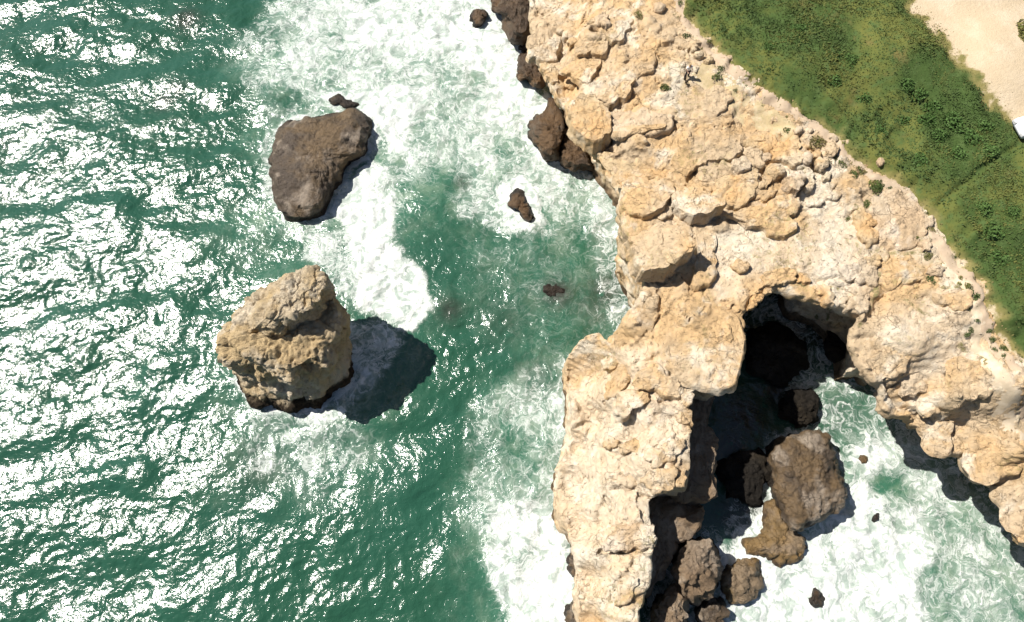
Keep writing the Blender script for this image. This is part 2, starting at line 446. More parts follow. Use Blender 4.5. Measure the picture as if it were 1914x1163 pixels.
def top_at(x, y):
    fx = np.clip((np.asarray(x, float) - X0) / HX, 0, len(gx) - 1.01); fy = np.clip((np.asarray(y, float) - Y0) / HX, 0, len(gy) - 1.01)
    i = fx.astype(int); j = fy.astype(int); u = fx - i; v = fy - j
    return TOP[i, j] * (1 - u) * (1 - v) + TOP[i + 1, j] * u * (1 - v) + TOP[i, j + 1] * (1 - u) * v + TOP[i + 1, j + 1] * u * v

def field_at(A, x, y):
    i = np.clip(((x - X0) / HX).astype(int), 0, len(gx) - 1); j = np.clip(((y - Y0) / HX).astype(int), 0, len(gy) - 1)
    return A[i, j]

def lattice(nx, ny, nz, hz, sc, scz, seed):
    """smooth 3-D noise on the voxel grid, made separably"""
    r = np.random.default_rng(seed)
    def axis(n, h, s):
        q = np.arange(n) * h / s
        i = q.astype(int); f = q - i
        return i, (f * f * (3 - 2 * f)).astype(np.float32)
    ax, ay, az = axis(nx, HX, sc), axis(ny, HX, sc), axis(nz, hz, scz)
    L = r.random((ax[0][-1] + 2, ay[0][-1] + 2, az[0][-1] + 2), dtype=np.float32) * 2 - 1
    A = L[:, :, az[0]] * (1 - az[1]) + L[:, :, az[0] + 1] * az[1]
    A = A[:, ay[0]] * (1 - ay[1])[None, :, None] + A[:, ay[0] + 1] * ay[1][None, :, None]
    A = A[ax[0]] * (1 - ax[1])[:, None, None] + A[ax[0] + 1] * ax[1][:, None, None]
    return A

def surface_nets(F, org, h):
    ins = F > 0
    c = np.zeros(tuple(s - 1 for s in F.shape), np.int8)
    for a in (0, 1):
        for b in (0, 1):
            for d in (0, 1):
                c += ins[a:a + c.shape[0], b:b + c.shape[1], d:d + c.shape[2]]
    I, J, K = np.nonzero((c > 0) & (c < 8))
    ids = np.full(c.shape, -1, np.int32); ids[I, J, K] = np.arange(len(I))
    acc = np.zeros((len(I), 3)); cnt = np.zeros(len(I))
    for ax in range(3):
        for u in (0, 1):
            for v in (0, 1):
                o = [0, 0, 0]; o[(ax + 1) % 3] = u; o[(ax + 2) % 3] = v
                e = list(o); e[ax] = 1
                f0 = F[I + o[0], J + o[1], K + o[2]]; f1 = F[I + e[0], J + e[1], K + e[2]]
                m = (f0 > 0) != (f1 > 0)
                t = np.where(m, f0 / np.where(m, f0 - f1, 1), 0)
                for q in range(3):
                    acc[:, q] += m * (o[q] + (t if q == ax else 0))
                cnt += m
    V = (np.stack([I, J, K], 1) + acc / cnt[:, None]) * np.array(h) + np.array(org)
    quads = []
    for ax in range(3):
        a, b = (ax + 1) % 3, (ax + 2) % 3
        lo = [slice(None)] * 3; hi = [slice(None)] * 3
        lo[ax] = slice(0, -1); hi[ax] = slice(1, None)
        for q in (a, b):
            lo[q] = slice(1, -1); hi[q] = slice(1, -1)
        s0 = ins[tuple(lo)]; s1 = ins[tuple(hi)]
        P = np.stack(np.nonzero(s0 != s1), 1)
        P[:, a] += 1; P[:, b] += 1
        up = ins[P[:, 0], P[:, 1], P[:, 2]]
        def cid(da, db):
            Q = P.copy(); Q[:, a] += da; Q[:, b] += db
            return ids[Q[:, 0], Q[:, 1], Q[:, 2]]
        q = np.stack([cid(-1, -1), cid(0, -1), cid(0, 0), cid(-1, 0)], 1)
        q[~up] = q[~up][:, ::-1]
        quads.append(q)
    return V, np.vstack(quads)

HZ = .14
ZB = SEA - 1.0
gz = np.arange(ZB, 12.2, HZ)
nx, ny, nz = len(gx), len(gy), len(gz)
N3 = lattice(nx, ny, nz, HZ, 1.7, 1.2, 3) * .30
N3 += lattice(nx, ny, nz, HZ, .7, .5, 4) * .15
F = np.empty((nx, ny, nz), np.float32)
near = np.clip((SDF < 7).astype(np.float32), 0, 1)
for k, z in enumerate(gz):
    a = np.clip((TOP - .9 - z) / np.maximum(TOP - .9 - SEA, 1.5), 0, 1)          # 0 at the rim, 1 at the waterline
    big = np.maximum(UC, 0) > 2.4
    prof = np.where(big, np.minimum(1.0, a * 2.6), a ** .8)
    wall = SDF - UC * prof + N3[:, :, k] * (sstep(.0, .12, a) + .25)
    cap = (TOP - z) * .8
    hh = np.clip(.5 + .5 * (wall - cap) / .28, 0, 1)
    F[:, :, k] = wall * (1 - hh) + cap * hh - .28 * hh * (1 - hh)
F[0] = F[-1] = -1; F[:, 0] = -1; F[:, -1] = -1; F[:, :, 0] = -1
del N3
V, Q = surface_nets(F, (X0, Y0, ZB), (HX, HX, HZ))
del F
N = vnormals(V, Q)
up = np.clip(N[:, 2], 0, 1)
amp = np.where(V[:, 2] > 9.6, .2, 1.0)
V = V + N * (amp * (fbm3(V, .5, 3, 80) * .055 + (np.abs(fbm3(V, 1.3, 2, 90)) - .4) * .20 * (1.2 - up)))[:, None]
SOIL = np.zeros(len(V))
for q in (2, 3, 13, 14, 15, 16):
    SOIL = np.maximum(SOIL, np.exp(-(line_dist(V[:, 0], V[:, 1], wp(CRACKS[q][0], 8.0)) / .17) ** 2))
cliff = tag(mesh_np('cliff', V, Q, CLIFF_MAT, None, True, {'soil': SOIL, 'pale': field_at(PALE, V[:, 0], V[:, 1])}, 30), 'pale limestone sea cliff with a flat cracked top, an arch and a long promontory', 'cliff', None, 'structure')

# ------------------------------------------------------------------ lofted rocks
def ray_poly(P, c, n, off=0.0):
    th = np.arange(n) * 2 * math.pi / n + off
    r = np.zeros(n)
    d = np.stack([np.cos(th), np.sin(th)], 1)
    for i in range(len(P)):
        a = P[i] - c; e = P[(i + 1) % len(P)] - P[i]
        den = d[:, 0] * e[1] - d[:, 1] * e[0]
        with np.errstate(divide='ignore', invalid='ignore'):
            t = (a[0] * e[1] - a[1] * e[0]) / den
            u = (a[0] * d[:, 1] - a[1] * d[:, 0]) / den
        ok = (np.abs(den) > 1e-9) & (t > 0) & (u >= -1e-6) & (u <= 1 + 1e-6)
        r = np.where(ok, np.maximum(r, t), r)
    r = np.where(r <= 0, np.median(r[r > 0]) if (r > 0).any() else .3, r)
    return r

def centroid(P):
    x, y = P[:, 0], P[:, 1]; x2, y2 = np.roll(x, -1), np.roll(y, -1)
    cr = x * y2 - x2 * y; A = cr.sum() / 2
    return np.array([((x + x2) * cr).sum(), ((y + y2) * cr).sum()]) / (6 * A)

def loft(levels, n=64, m=5, caps=6, dome=.3, amp=.1, sc=.8, seed=0, tilt=(0, 0), ridge=0.0, rag=.05):
    """levels: [(world polygon, z)] from the foot up -> vertices and quads of one closed-topped rock"""
    rr, cc, zz = [], [], []
    for P, z in levels:
        c = centroid(P); rr.append(ray_poly(P, c, n)); cc.append(c); zz.append(z)
    rr = np.array(rr)
    for k in range(len(rr)):
        rr[k] = .13 * np.roll(rr[k], 1) + .74 * rr[k] + .13 * np.roll(rr[k], -1)
    cc = np.array(cc); zz = np.array(zz, float)
    th = np.arange(n) * 2 * math.pi / n
    d = np.stack([np.cos(th), np.sin(th)], 1)
    rings = []
    for k in range(len(levels) - 1):
        for q in range(m):
            t = q / m
            r = rr[k] * (1 - t) + rr[k + 1] * t; c = cc[k] * (1 - t) + cc[k + 1] * t
            rings.append(np.column_stack([c + d * r[:, None], np.full(n, zz[k] * (1 - t) + zz[k + 1] * t)]))
    r, c = rr[-1], cc[-1]
    for q in range(caps):
        f = 1 - q / caps
        rings.append(np.column_stack([c + d * (r * f)[:, None], np.full(n, zz[-1] + dome * (1 - f ** 2))]))
    V = np.vstack(rings + [np.array([[c[0], c[1], zz[-1] + dome]])])
    # wobble the ring points of the flat top sideways so that no rings show
    hgt = (V[:, 2] - zz[0]) / (zz[-1] + dome - zz[0] + 1e-6)
    V[:, 2] += hgt * ((V[:, 0] - c[0]) * tilt[0] + (V[:, 1] - c[1]) * tilt[1])
    nr = len(rings)
    i = np.arange(n); j = (i + 1) % n
    Q = [np.stack([k * n + i, k * n + j, (k + 1) * n + j, (k + 1) * n + i], 1) for k in range(nr - 1)]
    Q.append(np.stack([(nr - 1) * n + i, (nr - 1) * n + j, np.full(n, nr * n), np.full(n, nr * n)], 1))
    tri = Q.pop()[:, :3]
    Q = np.vstack(Q)
    Qa = np.vstack([Q, np.column_stack([tri, tri[:, 2]])])
    N = vnormals(V, Qa)
    disp = fbm3(V, sc, 4, seed) * amp
    if ridge:
        disp = disp - ridge * np.exp(-(fbm3(V, sc * 1.8, 2, seed + 40) / .09) ** 2) + ridge * 1.2 * np.round(fbm3(V, sc * 1.5, 1, seed + 50) * 2.2) / 2.2
    if rag:
        disp = disp + rag * (np.abs(fbm3(V, .5, 2, seed + 60)) - .4) * 1.4
        fx, fy = V[:, 0] + V[:, 2] * .55, V[:, 1] + V[:, 2] * .7
        fs = max(.55, sc)
        disp = disp + rag * 2.2 * (facets(fx, fy, fs, seed) / fs + .35) + rag * (facets(fx, fy, fs * .45, seed + 1) / fs * 2.2 + .35)
    V = V + N * disp[:, None]
    return V, Q, tri

def rock(name, levels, mat, parent=None, **kw):
    V, Q, tri = loft(levels, **kw)
    me = bpy.data.meshes.new(name)
    me.from_pydata(V.tolist(), [], Q.tolist() + tri.tolist())
    me.polygons.foreach_set('use_smooth', np.ones(len(me.polygons), bool))
    me.update()
    me.set_sharp_from_angle(angle=R(27))
    me.materials.append(mat)
    o = bpy.data.objects.new(name, me)
    COL.objects.link(o)
    if parent: o.parent = parent
    return o

def grow(P, f):
    c = P.mean(0); return c + (P - c) * f

def rough_poly(P, k=4, amt=.07, seed=0):
    """more points on a polygon's edges, set off at random"""
    r = np.random.default_rng(seed)
    out = []
    size = np.ptp(P, axis=0).max()
    for i in range(len(P)):
        a, b = P[i], P[(i + 1) % len(P)]
        nrm = np.array([-(b - a)[1], (b - a)[0]])
        for q in range(k):
            p = a + (b - a) * q / k
            if q: p = p + nrm * r.normal() * amt
            out.append(p)
    return np.array(out)

# slabs and ledges of the cliff top, each a piece of the cliff
ZA, ZBm = (1120, 240), (1380, 220)
SL = []                                  # px polygon, height, material index, guessed level
def slab(pts, h, mi=0, lev=8.0): SL.append((pts, h, mi, lev))
k6 = 6.38
o = (1120, 240)
slab(zm(o, k6, [(840, 60), (1000, 0), (1300, 20), (1600, 100), (1720, 250), (1620, 340), (1560, 380), (1400, 375), (1300, 365), (1180, 420), (1090, 490), (980, 420), (900, 320), (850, 200)]), .55, 0, 8.5)
slab(zm(o, k6, [(80, 180), (560, 150), (830, 230), (960, 430), (760, 570), (560, 540), (340, 600), (230, 590), (200, 440), (100, 330)]), .42, 1, 7.8)
slab(zm(o, k6, [(300, 610), (560, 560), (860, 650), (900, 740), (840, 850), (760, 960), (640, 1040), (400, 1040), (320, 960), (290, 800)]), .6, 0, 7.7)
slab(zm(o, k6, [(900, 760), (1040, 700), (1180, 700), (1280, 800), (1340, 900), (1460, 960), (1300, 1070), (1100, 1090), (980, 1000), (880, 900)]), 1.15, 1, 8.0)
slab(zm(o, k6, [(1400, 600), (1680, 560), (1870, 670), (1880, 720), (1760, 900), (1640, 930), (1500, 850), (1380, 740)]), .5, 1, 8.3)
slab(zm(o, k6, [(1590, 480), (1640, 380), (1720, 350), (1780, 440), (1790, 510), (1690, 550), (1650, 545)]), .6, 2, 8.5)
slab(zm(o, k6, [(1690, 570), (1800, 480), (1914, 560), (1900, 650), (1860, 670), (1720, 620)]), .35, 1, 8.5)
slab(zm(o, k6, [(1120, 560), (1180, 520), (1380, 540), (1360, 720), (1280, 680), (1160, 660)]), .2, 0, 8.2)
slab(zm(o, k6, [(1000, 330), (1190, 300), (1210, 380), (1120, 440), (1040, 420)]), .12, 2, 8.9)
slab(zm(o, k6, [(200, 0), (560, 0), (800, 20), (760, 70), (560, 80), (300, 130), (180, 80)]), .4, 0, 8.0)
slab(zm(o, k6, [(640, 960), (780, 850), (860, 900), (860, 1020), (760, 1060)]), .25, 0, 7.9)
o = (1380, 220)
slab(zm(o, k6, [(80, 250), (180, 190), (400, 200), (480, 280), (440, 340), (370, 400), (240, 350), (150, 320)]), .35, 1, 8.7)
slab(zm(o, k6, [(60, 340), (220, 370), (270, 440), (250, 540), (310, 580), (260, 610), (150, 570), (110, 460)]), .45, 2, 8.6)
slab(zm(o, k6, [(270, 400), (370, 410), (390, 470), (320, 520), (280, 490)]), .35, 2, 8.7)
slab(zm(o, k6, [(40, 680), (140, 600), (230, 640), (210, 780), (100, 750)]), .45, 1, 8.5)
slab(zm(o, k6, [(220, 800), (300, 720), (390, 710), (410, 760), (330, 850), (250, 850)]), .5, 1, 8.5)
slab(zm(o, k6, [(380, 380), (480, 290), (690, 260), (740, 360), (690, 410), (740, 470), (740, 550), (640, 610), (540, 530), (400, 500)]), .5, 1, 8.7)
slab(zm(o, k6, [(1020, 360), (1100, 290), (1180, 380), (1160, 450), (1100, 500), (1030, 450)]), .5, 0, 9.0)
slab(zm(o, k6, [(780, 680), (850, 600), (890, 690), (880, 840), (830, 860), (780, 770)]), .5, 0, 8.8)
slab(zm(o, k6, [(520, 830), (590, 710), (700, 680), (780, 770), (680, 930), (600, 890)]), .85, 2, 8.6)
slab(zm(o, k6, [(350, 1050), (420, 960), (520, 900), (720, 950), (740, 1040), (690, 1130), (600, 1160), (590, 1250), (340, 1180)]), .5, 0, 8.4)
slab(zm(o, k6, [(830, 960), (920, 910), (1030, 930), (1050, 980), (980, 1020), (850, 1010)]), .3, 1, 8.7)
slab(zm(o, k6, [(1060, 940), (1080, 860), (1200, 850), (1240, 900), (1180, 950)]), .25, 0, 8.8)
slab(zm(o, k6, [(1660, 900), (1740, 850), (1914, 860), (1960, 1000), (1914, 1100), (1600, 1100), (1660, 980)]), .3, 2, 8.9)
slab(zm(o, k6, [(180, 860), (400, 800), (470, 880), (330, 980), (200, 960)]), .15, 2, 8.3)
o = (1160, 380)
slab(zm(o, k6, [(110, 380), (280, 320), (460, 280), (620, 330), (740, 440), (800, 520), (850, 580), (800, 670), (680, 710), (640, 790), (500, 835), (350, 835), (240, 830), (170, 700), (130, 520)]), 1.9, 0, 8.2)
slab(zm(o, k6, [(920, 300), (1000, 260), (1140, 340), (1165, 450), (1140, 620), (1180, 850), (1080, 980), (900, 980), (860, 860), (930, 640), (930, 480)]), .4, 0, 7.8)
slab(zm(o, k6, [(1330, 690), (1430, 640), (1540, 720), (1540, 800), (1440, 800)]), .45, 0, 8.0)
slab(zm(o, k6, [(1230, 90), (1420, 80), (1560, 30), (1700, 60), (2000, 180), (2090, 240), (2080, 340), (2000, 375), (1850, 370), (1600, 250), (1420, 150)]), .5, 0, 8.3)
slab(zm(o, k6, [(500, 600), (760, 470), (840, 580), (700, 690), (560, 730)]), 2.2, 1, 8.9)
o = (1380, 480)
slab(zm(o, k6, [(260, 230), (440, 140), (650, 170), (690, 280), (640, 320), (480, 340), (340, 345)]), .4, 1, 7.8)
slab(zm(o, k6, [(690, 260), (740, 170), (870, 280), (860, 310), (700, 320)]), .35, 1, 7.8)
slab(zm(o, k6, [(890, 370), (1000, 320), (1120, 460), (1130, 590), (1050, 580), (930, 470)]), .3, 1, 7.7)
slab(zm(o, k6, [(1150, 500), (1250, 430), (1310, 520), (1230, 575), (1170, 570)]), .25, 1, 7.7)
slab(zm(o, k6, [(1260, 380), (1290, 300), (1440, 340), (1600, 370), (1560, 480), (1510, 660), (1290, 640), (1320, 520), (1400, 470)]), .2, 2, 7.8)
slab(zm(o, k6, [(1180, 140), (1350, 90), (1480, 60), (1640, 210), (1640, 350), (1480, 310), (1290, 280)]), .3, 2, 8.0)
slab(zm(o, k6, [(1500, 20), (1680, 0), (1670, 120), (1620, 150), (1540, 100)]), .3, 0, 8.2)
slab(zm(o, k6, [(300, 380), (400, 370), (400, 430), (330, 450)]), .3, 0, 7.7)
slab(zm(o, k6, [(120, 560), (200, 420), (300, 460), (230, 570), (130, 620)]), .2, 1, 7.7)
slab(zm(o, k6, [(160, 400), (280, 310), (290, 370), (240, 430), (150, 470)]), .2, 1, 7.7)
o = (1560, 300); k3 = 3.232
slab(zm(o, k3, [(110, 370), (150, 280), (220, 330), (260, 380), (250, 500), (200, 520), (150, 460)]), .3, 1, 8.6)
slab(zm(o, k3, [(220, 290), (300, 170), (450, 190), (520, 290), (560, 380), (540, 460), (500, 520), (370, 530), (280, 460), (250, 350)]), .25, 2, 8.9)
slab(zm(o, k3, [(180, 580), (250, 560), (270, 600), (260, 640), (200, 640)]), .35, 0, 8.3)
slab(zm(o, k3, [(510, 500), (560, 480), (580, 520), (530, 560)]), .3, 2, 8.9)
slab(zm(o, k3, [(610, 800), (800, 790), (815, 880), (750, 910), (640, 850)]), .15, 0, 8.9)
slab(zm(o, k3, [(280, 600), (420, 580), (440, 700), (370, 770), (300, 720)]), .15, 0, 8.6)
slab(zm(o, k3, [(545, 690), (600, 620), (660, 650), (650, 700)]), .2, 2, 8.9)
o = (1040, 640)
slab(zm(o, k6, [(550, 200), (640, 160), (720, 200), (740, 270), (660, 330), (570, 320)]), .4, 0, 4.8)
slab(zm(o, k6, [(720, 700), (780, 600), (1000, 570), (1070, 640), (1070, 740), (980, 790), (930, 800), (820, 910), (720, 860)]), .9, 2, 5.6)
slab(zm(o, k6, [(720, 300), (830, 300), (880, 400), (840, 500), (680, 650), (600, 660), (610, 480)]), .45, 0, 4.8)
slab(zm(o, k6, [(900, 520), (1120, 290), (1400, 430), (1430, 500), (1480, 670), (1300, 660), (1100, 560)]), .35, 0, 6.3)
slab(zm(o, k6, [(1400, 800), (1560, 700), (1620, 880), (1640, 990), (1500, 940), (1460, 880)]), .3, 1, 6.5)
slab(zm(o, k6, [(1470, 640), (1580, 450), (1680, 520), (1620, 680), (1560, 780)]), .25, 0, 6.6)
o = (1030, 820)
slab(zm(o, k6, [(1090, 520), (1200, 380), (1460, 330), (1470, 530), (1440, 620), (1240, 640)]), .35, 0, 6.1)
slab(zm(o, k6, [(1480, 440), (1630, 350), (1600, 585), (1500, 580)]), .3, 2, 6.2)
slab(zm(o, k6, [(780, 430), (1010, 405), (1060, 540), (900, 555), (800, 520)]), .4, 2, 5.3)
slab(zm(o, k6, [(800, 80), (1000, 0), (1060, 80), (1000, 190), (850, 170)]), .45, 0, 5.2)
slab(zm(o, k6, [(620, 60), (700, 0), (800, 40), (760, 110), (680, 110)]), .35, 2, 4.6)
slab(zm(o, k6, [(1150, 200), (1350, 60), (1560, 0), (1600, 120), (1480, 260), (1250, 350)]), .25, 0, 6.3)
o = (1000, 860); k34 = 3.418
slab(zm(o, k34, [(480, 480), (560, 420), (770, 415), (760, 565), (620, 580), (470, 588)]), .5, 2, 5.3)
slab(zm(o, k34, [(545, 800), (600, 740), (660, 750), (610, 900), (530, 930)]), .3, 0, 5.0)
slab([(1238, 622), (1250, 590), (1320, 566), (1384, 592), (1386, 690), (1370, 719), (1332, 723), (1302, 711), (1264, 680), (1247, 655)], .35, 0, 7.7)
o = (960, 0)
slab(zm(o, k6, [(170, 200), (330, 40), (520, 60), (560, 300), (540, 450), (330, 450), (200, 400)]), .35, 0, 8.2)
slab(zm(o, k6, [(660, 300), (720, 250), (790, 280), (780, 350), (700, 375)]), .45, 0, 8.3)
slab(zm(o, k6, [(990, 200), (1060, 60), (1140, 130), (1110, 310), (1020, 260)]), .45, 2, 8.5)
slab(zm(o, k6, [(1120, 320), (1200, 130), (1300, 100), (1440, 170), (1350, 330), (1300, 460), (1180, 470), (1140, 420)]), .35, 0, 8.6)
slab(zm(o, k6, [(760, 470), (1000, 440), (1140, 480), (1120, 580), (980, 580), (780, 560)]), .4, 1, 8.3)
slab(zm(o, k6, [(570, 700), (750, 590), (1060, 610), (1000, 780), (900, 900), (780, 830)]), .4, 0, 8.1)
slab(zm(o, k6, [(900, 890), (1060, 860), (1300, 860), (1450, 930), (1400, 1060), (1340, 1140), (1100, 1130), (900, 1050)]), .65, 0, 8.3)
slab(zm(o, k6, [(1420, 750), (1650, 580), (1700, 720), (1660, 830), (1480, 900)]), .3, 0, 8.6)
slab(zm(o, k6, [(560, 20), (800, 0), (830, 120), (700, 220), (600, 180)]), .3, 0, 8.3)
slab(zm(o, k6, [(330, 520), (480, 540), (560, 780), (470, 790), (390, 680)]), .3, 1, 7.8)
slab(zm(o, k6, [(640, 700), (740, 690), (780, 760), (720, 800), (650, 770)]), .4, 1, 8.0)
o = (860, 0); 
slab(zm(o, k34, [(750, 600), (880, 590), (940, 700), (965, 860), (860, 900), (760, 830), (700, 700)]), 1.4, 1, 7.9)
slab(zm(o, k34, [(960, 720), (1180, 680), (1360, 760), (1340, 850), (1160, 870), (990, 830)]), .2, 2, 8.3)
slab(zm(o, k34, [(1560, 600), (1660, 540), (1740, 640), (1640, 740), (1560, 700)]), .2, 1, 8.7)
# plates of the right-hand cliff
slab([(1622, 640), (1660, 610), (1720, 640), (1700, 690), (1660, 700), (1630, 680)], .15, 0, 7.7)
slab([(1700, 760), (1735, 740), (1790, 760), (1800, 800), (1795, 845), (1755, 830), (1740, 790)], .25, 0, 6.3)
slab([(1755, 735), (1772, 728), (1790, 736), (1788, 760), (1765, 768), (1755, 755)], .18, 1, 7.7)
slab([(1810, 800), (1850, 770), (1914, 790), (1910, 870), (1860, 900), (1825, 895), (1808, 860)], .2, 0, 5.6)
slab([(1800, 660), (1840, 672), (1870, 720), (1840, 740), (1795, 715)], .15, 0, 8.1)
slab([(1870, 910), (1930, 890), (1960, 960), (1925, 1010), (1895, 990)], .2, 0, 5.0)
slab([(1700, 690), (1745, 680), (1760, 720), (1720, 730)], .12, 2, 7.8)

for q, (pts, h, mi, lev) in enumerate(SL):
    if h < .8: h *= .78
    P = rough_poly(wp(pts, mz(lev)), 4, .10, 100 + q)
    c = centroid(P)
    zs = top_at(P[:, 0], P[:, 1]); zc = top_at(np.array([c[0]]), np.array([c[1]]))[0]
    z0 = float(np.percentile(np.append(zs, zc), 55))
    size = np.ptp(P, axis=0).max()
    A = np.column_stack([P - c, np.ones(len(P))])
    sol = np.linalg.lstsq(A, zs, rcond=None)[0]
    r = np.random.default_rng(q)
    away = np.array([.80, -.60])
    tl = np.clip(sol[:2] * .8, -.25, .25) + r.normal(0, .03, 2) + away * min(.3, h * .75 / max(size, .8))
    mat_ = SLAB_MATS[mi] if (mi and q % 3) else CLIFF_MAT
    lv = [(grow(P, 1.10), z0 - .45), (grow(P, 1.03), z0 + h * .2), (grow(P, 1.0), z0 + h * .7), (grow(P, 1 - .16 / max(size, .6)), z0 + h * .92)]
    rock('rock_slab', lv, mat_, cliff, n=84 if size > 1.6 else 44, m=2, caps=max(4, min(18, int(size / .18))), dome=.05, amp=.065, sc=.5, seed=300 + q, tilt=tl, ridge=.045, rag=.055)

# ------------------------------------------------------------------ loose stones on the top: things
def boulder(pts, lev, h, mat, label, group=None, n=40, amp=.06, cat='boulder', name='boulder'):
    P = rough_poly(wp(pts, lev), 3, .05, len(label))
    c = centroid(P); z0 = float(top_at(np.array([c[0]]), np.array([c[1]]))[0])
    o = rock(name, [(grow(P, .85), z0 - .25), (grow(P, 1.02), z0 + h * .35), (grow(P, .9), z0 + h * .75), (grow(P, .6), z0 + h * .95)], mat, n=n, m=3, caps=4, dome=h * .06, amp=amp, sc=.5, seed=len(label) * 7, ridge=.03)
    return tag(o, label, cat, group)

o = (1380, 220); g = 'loose boulders on the cliff top'
boulder(zm(o, k6, [(900, 540), (950, 480), (1060, 530), (1060, 600), (990, 645), (920, 600)]), 9.1, .75, SLAB_MATS[1], 'orange angular boulder with a hard shadow beside the yellowish grass tuft', g)
boulder(zm(o, k6, [(320, 620), (380, 540), (500, 560), (550, 620), (520, 700), (420, 725), (340, 680)]), 8.9, .8, SLAB_MATS[0], 'rounded tan boulder with a cracked face among the piled slabs', g)
boulder(zm(o, k6, [(750, 460), (800, 420), (860, 490), (840, 570), (780, 545)]), 9.0, .6, SLAB_MATS[2], 'pale pointed boulder just left of the orange angular boulder', g)
boulder(zm(o, k6, [(880, 430), (960, 380), (1000, 430), (960, 480), (890, 480)]), 9.1, .4, SLAB_MATS[1], 'small ochre boulder touching the upper side of the orange boulder', g)
boulder(zm(o, k6, [(1080, 230), (1130, 190), (1190, 240), (1170, 300), (1110, 280)]), 9.2, .45, SLAB_MATS[2], 'cream boulder on the edge of the footpath beside the yellowish tuft', g)
boulder(zm(o, k6, [(1000, 700), (1040, 660), (1100, 680), (1070, 750), (1010, 755)]), 8.9, .45, SLAB_MATS[0], 'small wedge shaped stone below the orange angular boulder', g)
boulder(zm(o, k6, [(690, 120), (740, 130), (760, 160), (700, 195), (680, 160)]), 9.0, .3, SLAB_MATS[2], 'little pale stone on the gravel above the yellowish tuft', g, 24, .03, 'stone', 'stone')
boulder(zm(o, k6, [(840, 140), (880, 135), (890, 170), (850, 180)]), 9.1, .25, SLAB_MATS[2], 'little white stone on the footpath edge above the yellowish tuft', g, 24, .02, 'stone', 'stone')
boulder(zm(o, k6, [(1675, 480), (1740, 468), (1755, 540), (1700, 575)]), 9.6, .35, SLAB_MATS[2], 'cream stone lying in the green grass beside the footpath', g, 24, .03, 'stone', 'stone')
o = (1240, 80); k14 = 14.54
boulder(zm(o, k14, [(760, 100), (850, 60), (930, 120), (880, 250), (770, 260)]), 9.0, .4, SLAB_MATS[0], 'yellowish stone farthest above the standing person', g, 24, .03, 'stone', 'stone')
boulder(zm(o, k14, [(800, 330), (1050, 340), (1080, 440), (960, 490), (810, 440)]), 9.0, .55, SLAB_MATS[0], 'yellowish flat stone right beside the standing person, middle of three', g, 24, .03, 'stone', 'stone')
boulder(zm(o, k14, [(1080, 540), (1200, 440), (1360, 470), (1340, 560), (1200, 600)]), 9.0, .5, SLAB_MATS[1], 'pinkish stone at the edge of the footpath, right of the person', g, 24, .03, 'stone', 'stone')
o = (1560, 300)
boulder(zm(o, k3, [(565, 345), (590, 330), (605, 360), (595, 400), (570, 395)]), 9.1, .35, SLAB_MATS[2], 'bright white stone at the foot of the grass edge above the sandy path', g, 24, .03, 'stone', 'stone')
boulder([(1796, 668), (1806, 661), (1812, 670), (1804, 677), (1795, 675)], 8.2, .25, SLAB_MATS[2], 'bright white pebble alone on the smooth right hand rock', g, 20, .02, 'stone', 'stone')
boulder([(1222, 4), (1235, 0), (1246, 8), (1238, 20), (1224, 17)], 8.9, .45, SLAB_MATS[2], 'pale yellowish boulder at the top edge by the green lichen', g, 24, .04)

# ------------------------------------------------------------------ rocks in the sea
RINGS = []
def searock(name, pts, z, levels, mat, label, cat='rock', group=None, n=90, m=5, caps=10, dome=.3, amp=.18, sc=1.0, seed=1, tilt=(0, 0), ridge=.07, foot=1.06, ring=.78):
    """pts: photo outline at level z; levels: (scale, z, shift in px) above it"""
    P = rough_poly(wp(pts, SEA + z), 4, .08, seed)
    if ring: RINGS.append((P, ring))
    lv = [(grow(P, foot), SEA - .9), (P, SEA + z)]
    for f, zz, dx, dy in levels:
        Pz = rough_poly(wp([(p[0] + dx, p[1] + dy) for p in pts], SEA + zz), 4, .08, seed + int(zz * 10))
        lv.append((grow(Pz, f), SEA + zz))
    return tag(rock(name, lv, mat, None, n=n, m=m, caps=caps, dome=dome, amp=amp, sc=sc, seed=seed, tilt=tilt, ridge=ridge, rag=amp * .6), label, cat, group)

searock('boulder', [(521, 240), (545, 225), (600, 220), (640, 212), (660, 204), (684, 214), (695, 235), (686, 265), (680, 288), (655, 300), (638, 325), (615, 360), (600, 392), (575, 406), (540, 405), (516, 384), (507, 340), (512, 285)], .5,
        [(.97, 1.1, 0, 0), (.82, 1.9, -3, -2), (.50, 2.4, -6, -4)], BROWN_MAT, 'large brown rounded boulder standing alone in the foam, upper left of the tall sea stack', 'boulder', None, 180, 8, 24, .25, .13, 1.1, 11, (-.05, .05), .06)
searock('boulder', [(1440, 850), (1448, 830), (1480, 812), (1530, 806), (1550, 815), (1562, 850), (1572, 890), (1582, 925), (1576, 945), (1540, 965), (1500, 990), (1478, 988), (1462, 960), (1448, 910)], .8,
        [(1.0, 2.2, 0, 0), (.90, 3.1, 0, 0), (.62, 3.5, 0, 0)], BROWN_MAT, 'big blocky brown boulder in the cove beside the promontory', 'boulder', None, 160, 8, 20, .15, .16, .9, 12, (-.06, .04), .08)
gs = 'wet rocks in the white foam of the cove'
searock('rock', [(1390, 1015), (1425, 1000), (1430, 950), (1445, 930), (1462, 960), (1480, 990), (1505, 1005), (1508, 1025), (1490, 1050), (1460, 1055), (1430, 1040), (1395, 1035)], .15,
        [(.9, .6, 2, 0), (.6, 1.0, 8, 4)], TAN_MAT, 'tan wet rock in a bent shape at the foot of the blocky brown boulder', 'rock', gs, 90, 4, 10, .15, .16, .7, 13)
